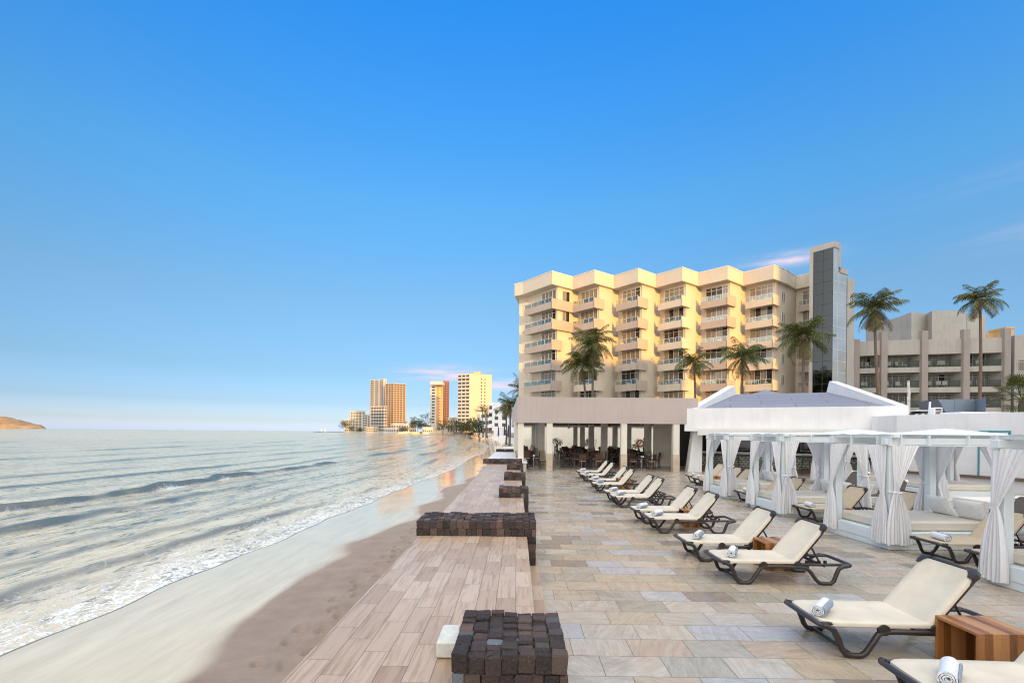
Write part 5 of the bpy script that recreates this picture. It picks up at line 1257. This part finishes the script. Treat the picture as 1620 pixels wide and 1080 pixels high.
palm(799, 88, 646, 801, .1, 2.4, 9, 'palm tree left of the restaurant roof, lowest and leftmost of the cluster', 18, lod=.7, group='palms left of the restaurant', dead=5)
palm(826, 84, 617, 815, .2, 2.9, 10, 'highest palm of the cluster left of the restaurant roof, leaning right to the hotel', 22, lod=.7, group='palms left of the restaurant', dead=3)
# fan palm at the right edge
def fanpalm(loc, H, rad, seed, label):
    rg = random.Random(seed); t = thing('fan_palm', label, 'palm tree', loc)
    mb = MB(); mb.tube([(0,0,0),(.05,0,H*.5),(0,0,H)], [.22,.18,.16], 8); mb.build('trunk', M['trunk'], t)
    mb = MB()
    for k in range(34):
        a = k*2.399; e = R(rg.uniform(-35,80)); L = rad*rg.uniform(.5,.75); d = Vector((math.cos(a)*math.cos(e), math.sin(a)*math.cos(e), math.sin(e))); B = Vector((0,0,H))+d*L
        mb.tube([(0,0,H), tuple(B)], .015, 4); s = d.cross(up).normalized(); u2 = s.cross(d); fl = rad*.5
        for j in range(22):
            th = -1.9+3.8*j/21; dv = (d*math.cos(th)+s*math.sin(th)+u2*.12).normalized(); tip = B+dv*fl*rg.uniform(.85,1.05)+Vector((0,0,-.18*fl)); wv = dv.cross(u2).normalized()*.028
            mid = B+dv*fl*.55
            mb.add([tuple(B), tuple(mid-wv), tuple(tip), tuple(mid+wv)], [(0,1,2,3)])
    mb.build('crown', M['frond'], t); return t
fanpalm(at(1607, 36, z=0), 5.0, 1.9, 3, 'dark fan palm at the right edge, above the white wall')
# leafy trees / bushes
def tree(loc, h, r, seed, label, n=700, cat='tree', name='broadleaf_tree', group=None, flat=.8, tr=.12):
    rg = random.Random(seed); t = thing(name, label, cat, loc, group=group)
    mb = MB(); mb.tube([(0,0,0),(.1*r,0,h*.35),(0,0,h*.6)], [tr,tr*.75,tr*.5], 7)
    for k in range(5):
        a = rg.random()*6.28; mb.tube([(0,0,h*(.3+.06*k)), (math.cos(a)*r*.5, math.sin(a)*r*.5, h*(.6+.04*k))], [tr*.5, tr*.15], 5)
    mb.build('trunk', M['bark'], t)
    mb = MB(); cl_ = [(rg.uniform(-.6,.6)*r, rg.uniform(-.6,.6)*r, h-r*flat+rg.uniform(-.55,.6)*r*flat, rg.uniform(.35,.6)*r) for _ in range(11)]
    for k in range(n):
        c = rg.choice(cl_); v = Vector((rg.gauss(0,1), rg.gauss(0,1), rg.gauss(0,1))).normalized()*c[3]*rg.uniform(.55,1.05); p = Vector(c[:3])+Vector((v.x,v.y,v.z*.8))
        s = r*.075*rg.uniform(.6,1.3); u_ = Vector((rg.gauss(0,1),rg.gauss(0,1),rg.gauss(0,1))).normalized()*s; w_ = u_.orthogonal().normalized()*s*.6
        mb.add([tuple(p-u_), tuple(p+w_), tuple(p+u_), tuple(p-w_)], [(0,1,2,3)])
    mb.build('crown', M['leaf'], t); return t
tree(at(1424, 45, z=3.0), 2.4, 1.0, 1, 'round green bush showing above the white roof beside the pale post', 1500, 'bush', 'bush')
tree(at(1406, 46, z=3.0), 1.7, .8, 2, 'small green bush left of the round one above the white roof', 800, 'bush', 'bush')
for i, (px, y, lb) in enumerate(((881, 57.2, 'leftmost'), (932, 56.8, 'second'), (1009, 56.5, 'rightmost'))):
    tree(at(px, y-1.0, z=0), 1.7, .8, 30+i, '%s of the three bushes on the terrace behind the restaurant' % lb, 500, 'bush', 'bush', 'terrace bushes behind the restaurant')

# ---------------------------------------------------------------- the bay: towers, houses, trees
def farbox(px0, px1, Y, py_top, zb=0, depth=14):
    a = at(px0, Y, py_top); b = at(px1, Y, py_top); return a, b
def cell_windows(root, P, a, W, z0, z1, nf, nc, mat, fw_=.6, fh=.55, out=.06, maxn=100):
    """rows of windows on a wall from P along a"""
    base = None; k = 0; dz = (z1-z0)/nf; dx = W/nc; n = Vector((a.y, -a.x, 0))
    n = n if n.y < 0 else -n
    for i in range(nf):
        for j in range(nc):
            if k >= maxn: return
            if base is None:
                mb = MB(); mb.box(0, dx*fw_, -out, .0, 0, dz*fh); base = mb.build('window', mat, root); o = base
            else: o = base.copy(); COL.objects.link(o)
            o.location = P + a*(dx*(j+.5-fw_/2)) + Vector((0,0,z0+dz*(i+.22)))
            o.rotation_euler = (0,0,math.atan2(a.y, a.x)); k += 1
def tower(name, px0, pxm, px1, Y, py0, label, wl_, wr, nf, depth=.5, sides=('b','w'), cat='tower', nc=(3,3), winm=None, zb=0, group=None, slab=True):
    """corner tower: left face px0-pxm, right face pxm-px1, corner nearest at pxm"""
    c = at(pxm, Y, py0); H = c.z
    Ya = Y*(1+depth*.0)+ (pxm-px0)*depth*Y/FPX; Yb = Y+(px1-pxm)*depth*Y/FPX
    l = at(px0, Ya, z=H); r = at(px1, Yb, z=H); bk_ = l+(r-c)
    base = Vector((c.x, c.y, 0)); t = thing(name, label, cat, base, group=group)
    L = lambda v: (v.x-base.x, v.y-base.y)
    mb = MB(); mb.m = 0; al = (c-l); al.z = 0; ar = (r-c); ar.z = 0
    n0 = len(mb.f); mb.prism([L(l), L(c), L(r), L(bk_)], zb, H)
    nl = al.normalized(); nr_ = ar.normalized()
    o = mb.build('wall', wr, t)
    if wl_ is not wr:
        nn = Vector((nl.y, -nl.x, 0)); nn = nn if nn.y < 0 else -nn
        m2 = MB(); q = [l+nn*.25, c+nn*.25-nl*.02, c-nl*.02, l]; m2.prism([L(v) for v in q], zb, H-.01); m2.build('wall', wl_, t)
    dz = (H-zb-1.5)/nf
    for face, P, a, W_, kind, ncc in (('l', l, nl, al.length, sides[0], nc[0]), ('r', c, nr_, ar.length, sides[1], nc[1])):
        nn = Vector((a.y, -a.x, 0)); nn = nn if nn.y < 0 else -nn; off = .26 if (face == 'l' and wl_ is not wr) else .0
        P2 = Vector((P.x-base.x, P.y-base.y, 0))
        if kind == 'b':
            for i in range(nf):
                m2 = MB(); z = zb+1.2+dz*i; A = P2+nn*off+a*(W_*.06); B = P2+nn*off+a*(W_*.94)
                m2.prism([(v.x, v.y) for v in (A, B, B+nn*1.1, A+nn*1.1)], z, z+dz*.38); m2.build('balcony', wl_ if face == 'l' else wr, t)
            cell_windows(t, P2+nn*(off+.02), a, W_, zb+1.2+dz*.35, zb+1.2+dz*(nf+.35)-dz*.1, nf, ncc, winm or M['pane'], .7, .5, .08, 100 if nf*ncc < 100 else 100)
        if kind == 'w': cell_windows(t, P2+nn*(off+.02), a, W_, zb+1.5, H-1.2, nf, ncc, winm or M['pane'], .45, .5, .08)
        if kind == 'f':   # open concrete frame
            for i in range(nf+1):
                m2 = MB(); z = zb+1+dz*i; A = P2+nn*off; B = P2+nn*off+a*W_; m2.prism([(v.x, v.y) for v in (A, B, B+nn*1.3, A+nn*1.3)], z, z+dz*.26); m2.build('floor_slab', wl_ if face == 'l' else wr, t)
            for j in range(ncc+1):
                A = P2+nn*(off+.2)+a*(W_*j/ncc-.4); m2 = MB(); m2.prism([(v.x, v.y) for v in (A, A+a*.8, A+a*.8+nn*.8, A+nn*.8)], zb, H+ (1.5 if j % 2 else .4)); m2.build('pillar', wl_ if face == 'l' else wr, t)
            cell_windows(t, P2+nn*(off+.02), a, W_, zb+1+dz*.2, zb+1+dz*(nf+.2), nf, ncc, M['dark'], .75, .6, .08)
        if kind == 'o': cell_windows(t, P2+nn*(off+.02), a, W_, zb+3, H-3, nf, ncc, M['white'], .28, .30, .1)
    m2 = MB(); q = [l, c, r, bk_]; cc = (l+c+r+bk_)/4; m2.prism([L(cc+(v-cc)*1.03) for v in q], H, H+.9); m2.build('parapet', wr, t)
    return t
M['farwhite'] = plain('far_white_render', (.52,.49,.44), .85, .1, .05)
M['fargrey'] = plain('far_grey_render', (.42,.41,.39), .85, .1, .05)
M['farcream'] = plain('far_cream_render', (.50,.43,.335), .85, .05, .03)
tower('residential_tower', 584, 606, 610, 905, 600, 'grey-white high-rise at the far left of the bay, with a taller narrow top', M['fargrey'], M['farwhite'], 26, .6, ('b','w'), nc=(3,1))
tower('unfinished_tower', 609, 622, 640.5, 880, 606.5, 'unfinished orange-lit concrete high-rise with open floors, joined to the grey-white one', M['concrete'], M['concrete'], 22, .6, ('f','f'), nc=(3,4))
tower('office_block', 586, 607, 611, 850, 643, 'low unfinished grey block with dark openings in front of the two high-rises', M['fargrey'], M['fargrey'], 8, .6, ('f','f'), nc=(5,1), cat='building')
tower('hotel_tower', 680, 690, 700, 640, 608, 'narrow high-rise with white left and orange right strip in the middle of the bay', M['farwhite'], M['orange'], 16, .5, ('w','o'), nc=(1,1))
tower('hotel_tower', 700.5, 702, 710, 655, 603, 'dark maroon narrow high-rise directly behind the white and orange one', M['maroon'], M['maroon'], 20, .5, (None,'w'), nc=(1,2))
tag(MB().box(*(sorted((at(681,632,z=0).x, at(700,632,z=0).x))), 628, 645, at(690,636,606.5).z-2.0, at(690,636,605).z+1).build('roof_canopy', M['farwhite']), 'flat white canopy on top of the white and orange tower', 'roof canopy')
tower('apartment_tower', 723.5, 742.5, 777, 520, 592, 'broad cream high-rise with a blank sunlit face and grey balcony side, nearest tower', M['fargrey'], M['farcream'], 16, .45, ('b',None), nc=(3,1))
t_ = bpy.data.objects['apartment_tower']
c = at(742.5, 520, z=0)
# two narrow window strips on the blank face and the roof house
r = at(777, 520+(777-742.5)*.45*520/FPX, z=0); ar = (r-c); W_ = ar.length; ar.normalize()
for f in (.50, .66): cell_windows(t_, Vector((0,0,0))+ar*(W_*f), ar, 1.6, 6, 62, 16, 1, M['pane'], .8, .4, .1)
mb = MB(); p = ar*(W_*.2); mb.box(p.x, p.x+7, p.y+2, p.y+8, c.z+62, c.z+68.5) if False else mb.box(4, 11, 5, 12, 60, at(745,520,587).z); mb.build('roof_house', M['sunorange'], t_)
M['farpink'] = plain('far_tan_render', (.50,.40,.30), .9, .1, .1)
low = [('hotel_building', 553, 566, 577, 1000, 650, 'farthest cream building cluster at the left tip of the bay', M['farcream'], M['farcream'], 7, ('w','w'), (3,2)),
 ('apartment_building', 544, 550, 560, 980, 663, 'small low cream building at the very tip of the bay', M['farcream'], M['farcream'], 4, ('w','w'), (2,3)),
 ('apartment_building', 573, 580, 585, 950, 656, 'low grey building just left of the grey-white high-rise', M['fargrey'], M['farwhite'], 7, ('b','w'), (2,1)),
 ('villa', 618, 630, 650, 800, 670, 'long low white building at the foot of the unfinished tower', M['farwhite'], M['farwhite'], 2, ('w','w'), (3,5)),
 ('villa', 578, 590, 597, 780, 675.5, 'low yellow-tan house near the water left of the white one', M['farpink'], M['farpink'], 2, ('w','w'), (3,2)),
 ('villa', 648, 652, 658, 700, 665, 'small cream house with a turret beside the palms', M['farcream'], M['farcream'], 3, ('w','w'), (1,2)),
 ('villa', 607, 612, 622, 760, 677, 'little white house on the shore below the unfinished tower', M['farwhite'], M['farwhite'], 1, ('w','w'), (2,3)),
 ('retaining_building', 682, 696, 730, 590, 672, 'long tan beachfront wall building below the middle towers', M['farpink'], M['farcream'], 1, (None,None), (1,1)),
 ('villa', 668, 674, 684, 500, 676.5, 'small white beachfront building at the left of the tan wall', M['farwhite'], M['farwhite'], 1, ('w','w'), (2,3)),
 ('villa', 708, 716, 724, 560, 661, 'low tan house with flat roof between the middle and broad towers', M['farpink'], M['farcream'], 3, ('w','w'), (2,2)),
 ('villa', 737, 742, 768, 430, 667, 'cream low building at the foot of the broad cream tower', M['farpink'], M['farcream'], 2, ('w',None), (1,3)),
 ('beach_house', 754.5, 760, 776, 230, 654, 'white and tan beach house with terraces left of the white apartment block', M['farpink'], M['white'], 3, ('w','b'), (1,2)),
 ('apartment_building', 773, 779, 803, 190, 640, 'white four-storey apartment block with small dark windows left of the palms', M['white'], M['white'], 4, ('b','w'), (1,2)),
 ('beach_club', 781, 788, 798, 130, 681, 'low white beach club building with turquoise window on the sand', M['white'], M['white'], 1, ('w','w'), (1,2)),
]
for nm, a0, am, a1, Y, py, lb, w1_, w2_, nf, sd, nc in low: tower(nm, a0, am, a1, Y, py, lb, w1_, w2_, nf, .5, sd, 'building', nc)
# floating restaurant boats pulled up on the shore
def boat(px, Y, L, m_, lb):
    p = at(px, Y, z=-1.0); t = thing('tour_boat', lb, 'boat', p, R(8))
    mb = MB(); mb.loft([[(x, -w_, .9), (x, -w_*.6, -.4), (x, w_*.6, -.4), (x, w_, .9)] for x, w_ in ((-L/2,1.2),(-L*.2,2.2),(L*.25,2.1),(L/2,.25))]); mb.build('hull', m_, t)
    mb = MB(); mb.box(-L*.38, L*.2, -1.6, 1.6, .92, 3.0); mb.build('cabin', M['farwhite'], t)
    mb = MB(); mb.box(-L*.42, L*.28, -1.9, 1.9, 3.01, 3.3); mb.build('roof', m_, t)
boat(643, 640, 26, M['fargrey'], 'long grey-white boat moored close to the far shore'); boat(659, 600, 17, plain('yellow_paint', (.55,.48,.12), .6), 'yellow boat moored right of the grey-white one')
# trees along the bay
rg = random.Random(77)
sp = [(546,940,668,5),(556,930,675,5),(568,900,676,6),(592,880,671,6),(601,860,672,5),(634,790,676,6),(643,760,674,5),(660,660,664,6),(668,650,668,6),(674,640,672,5),(700,560,668,4),(713,545,668,5),(735,470,672,6),(748,420,676,5)]
for i, (px, Y, py, r) in enumerate(sp):
    p = at(px, Y, z=.3); h = at(px, Y, py).z-.3
    tree(p, max(h, 5)*1.25, max(r, h*.5)*1.35, 100+i, 'dark green tree on the far bay shore, number %s from the left tip' % ['one','two','three','four','five','six','seven','eight','nine','ten','eleven','twelve','thirteen','fourteen'][i], 420, group='dark trees along the far shore', tr=.4)
tree(at(737, 330, z=0), 12.5, 8, 200, 'big round dark tree on the beach edge in front of the cream low building', 1300, tr=.5)
tree(at(757, 215, z=0), 8, 4.5, 201, 'leafy tree in front of the white and tan beach house', 900, tr=.3)
for i, (px, Y, py, r) in enumerate(((667,640,658,4.5),(673,630,660,4.5),(676,650,656,4.5),(681,600,664,4),(763,205,646,2.8),(768,210,650,2.8),(757,240,652,3),(716,500,664,3.5),(770,190,656,2.4),(641,700,668,4),(652,690,669,4))):
    palm(px, Y, py, px+1, 0, r, 60+i, ['far palm on the skyline, leftmost of the four between the towers','far palm on the skyline, second of the four between the towers','far palm on the skyline, highest of the four between the towers','far palm on the skyline, beside the narrow white and orange tower','palm tree in front of the broad cream tower, left one by the beach house','palm tree in front of the broad cream tower, right one by the beach house','palm tree rising left of the white and tan beach house','small far palm right of the maroon tower','palm tree standing between the beach house and the white apartment block','small far palm beside the long low white building','small far palm right of the little turret house'][i], 16, lod=.4, dead=2, group='far palms along the bay', trunk_r=.25)
# thatched sunshades on the beach
def palapa(p, s, lb, name='thatched_sunshade'):
    t = thing(name, lb, 'sunshade', p, group='thatched sunshades on the far beach')
    mb = MB(); mb.cyl((0,0,-.5),.09*s,2.6*s+.5,6); mb.build('post', M['bark'], t)
    mb = MB(); mb.lathe((0,0,2.0*s), ((1.9*s,0),(1.75*s,.12*s),(1.0*s,.65*s),(.1*s,1.25*s)), 14); mb.build('thatch', M['thatch'], t)
names = ['nearest','second','third','fourth','fifth','sixth','seventh','eighth','ninth','tenth','eleventh','farthest']
for i in range(12):
    f = i/11; Y = 175+f*170; px = 783-f*58+rg.uniform(-1.5,1.5); palapa(at(px, Y, z=-.1), 1.05, 'brown thatched sunshade on the far beach, %s counted from the restaurant' % names[i])
# small signs and poles by the sea wall beyond the restaurant
def pole_sign(px, Y, h, lb):
    p = at(px, Y, z=-.2); t = thing('beach_sign', lb, 'sign', p); mb = MB(); mb.box(-.03,.03,-.03,.03,0,h); mb.build('post', M['white'], t); mb = MB(); mb.box(-.5,.5,-.05,-.031,h*.45,h); mb.build('board', M['white'], t)
pole_sign(794, 75, 2.0, 'white sign board on the sand beyond the sea wall')
def umbrella(px, Y, py, lb, m_):
    p = at(px, Y, z=0); h = at(px, Y, py).z; t = thing('closed_parasol', lb, 'parasol', p, group='closed blue parasols left of the restaurant'); mb = MB(); mb.cyl((0,0,0),.03,h*.4,6); mb.build('pole', M['white'], t); mb = MB(); mb.lathe((0,0,h*.38), ((.06,0),(.2,.25),(.12,h*.5),(.02,h*.62)), 10); mb.build('cloth', m_, t)
nv = plain('blue_parasol_cloth', (.05,.06,.14), .8)
for i, (px, py) in enumerate(((788.5,674),(798,672),(801,670),(804.5,671))): umbrella(px, 100-i*3, py, 'closed dark blue parasol, %s from the left beyond the sea wall' % ['first','second','third','fourth'][i], nv)

# ---------------------------------------------------------------- people
def human(name, label, loc, rz, scale=1.0, arm='up', legs='stand', top=None, bottom=None, sub=2):
    o_ = thing(name, label, 'person', loc, rz)
    J = {'pelvis':(0,0,.95,.135),'waist':(0,.0,1.10,.12),'chest':(0,.0,1.32,.145),'neckb':(0,.0,1.47,.075),'neck':(0,-.01,1.54,.052),'head':(0,-.02,1.62,.085),'crown':(0,-.015,1.715,.07)}
    for s, n in ((-1,'L'),(1,'R')):
        st = .0 if legs == 'stand' else .22*s
        J['hip'+n] = (s*.095,0,.88,.09); J['knee'+n] = (s*.10,-.02-st*.5,.49,.058); J['ank'+n] = (s*.10,.02-st,.09,.036); J['toe'+n] = (s*.11,-.15-st,.035,.032)
        J['sho'+n] = (s*.185,0,1.42,.055)
        if arm == 'up' and s == 1: J['elb'+n] = (s*.25,-.16,1.28,.042); J['wri'+n] = (s*.20,-.40,1.34,.028); J['han'+n] = (s*.19,-.50,1.36,.03)
        else: J['elb'+n] = (s*.24,.02,1.14,.042); J['wri'+n] = (s*.25,-.06,.90,.028); J['han'+n] = (s*.25,-.09,.80,.03)
    ks = list(J)
    E = [('pelvis','waist'),('waist','chest'),('chest','neckb'),('neckb','neck'),('neck','head'),('head','crown')]
    for n in 'LR': E += [('pelvis','hip'+n),('hip'+n,'knee'+n),('knee'+n,'ank'+n),('ank'+n,'toe'+n),('chest','sho'+n),('sho'+n,'elb'+n),('elb'+n,'wri'+n),('wri'+n,'han'+n)]
    def skin(nm, keys, edges, mat, grow, root):
        me = bpy.data.meshes.new(nm); me.from_pydata([J[k][:3] for k in keys], [(keys.index(a), keys.index(b)) for a, b in edges], [])
        me.materials.append(mat); ob = bpy.data.objects.new(nm, me); COL.objects.link(ob); ob.parent = o_
        m = ob.modifiers.new('skin', 'SKIN'); m.use_smooth_shade = True
        for i, k in enumerate(keys):
            sv = me.skin_vertices[0].data[i]; r = J[k][3]+grow; sv.radius = (r, r*(.8 if k in ('chest','waist','pelvis') else 1)); sv.use_root = (k == root)
        s_ = ob.modifiers.new('sub', 'SUBSURF'); s_.levels = sub; s_.render_levels = sub
        return ob
    skin('body', ks, E, M['skin'], 0, 'pelvis')
    kt = ['waist','chest','neckb','shoL','elbL','shoR','elbR']; skin('shirt', kt, [('waist','chest'),('chest','neckb'),('chest','shoL'),('shoL','elbL'),('chest','shoR'),('shoR','elbR')], top or M['shirtw'], .016, 'chest')
    kb_ = ['waist','pelvis','hipL','kneeL','ankL','hipR','kneeR','ankR']; skin('trousers', kb_, [('waist','pelvis'),('pelvis','hipL'),('hipL','kneeL'),('kneeL','ankL'),('pelvis','hipR'),('hipR','kneeR'),('kneeR','ankR')], bottom or M['navy'], .014, 'pelvis')
    mb = MB(); mb.lathe((0,.0,1.64), ((.088,0),(.094,.06),(.07,.115),(.01,.135)), 12); mb.build('hair', M['hair'], o_, smooth=80)
    mb = MB(); mb.lathe((0,-.105,1.60), ((.004,0),(.014,.012),(.006,.04)), 6); mb.build('nose', M['skin'], o_)
    o_.scale = (scale,)*3; return o_
human('person', 'waiter in dark clothes standing in the restaurant with one arm reaching forward', at(1018.5, 44, z=0), R(60), 1.04)
cols = [M['navy'], M['white'], M['maroon'], M['shirtw'], M['navy']]
for i, (px, Y) in enumerate(((743.5, 190), (746.5, 188), (706, 330), (710, 335), (759, 150))):
    X = at(px, Y, z=0).x; z = -.75
    human('person', ['person walking on the far beach, left one of the close pair','person walking on the far beach, right one of the close pair','far walker near the tan beachfront wall, left one','far walker near the tan beachfront wall, right one','lone walker on the sand nearest the thatched sunshades'][i], (X, Y, z), rg.random()*6, 1.0, 'down', 'walk', cols[i], M['navy'], 1)
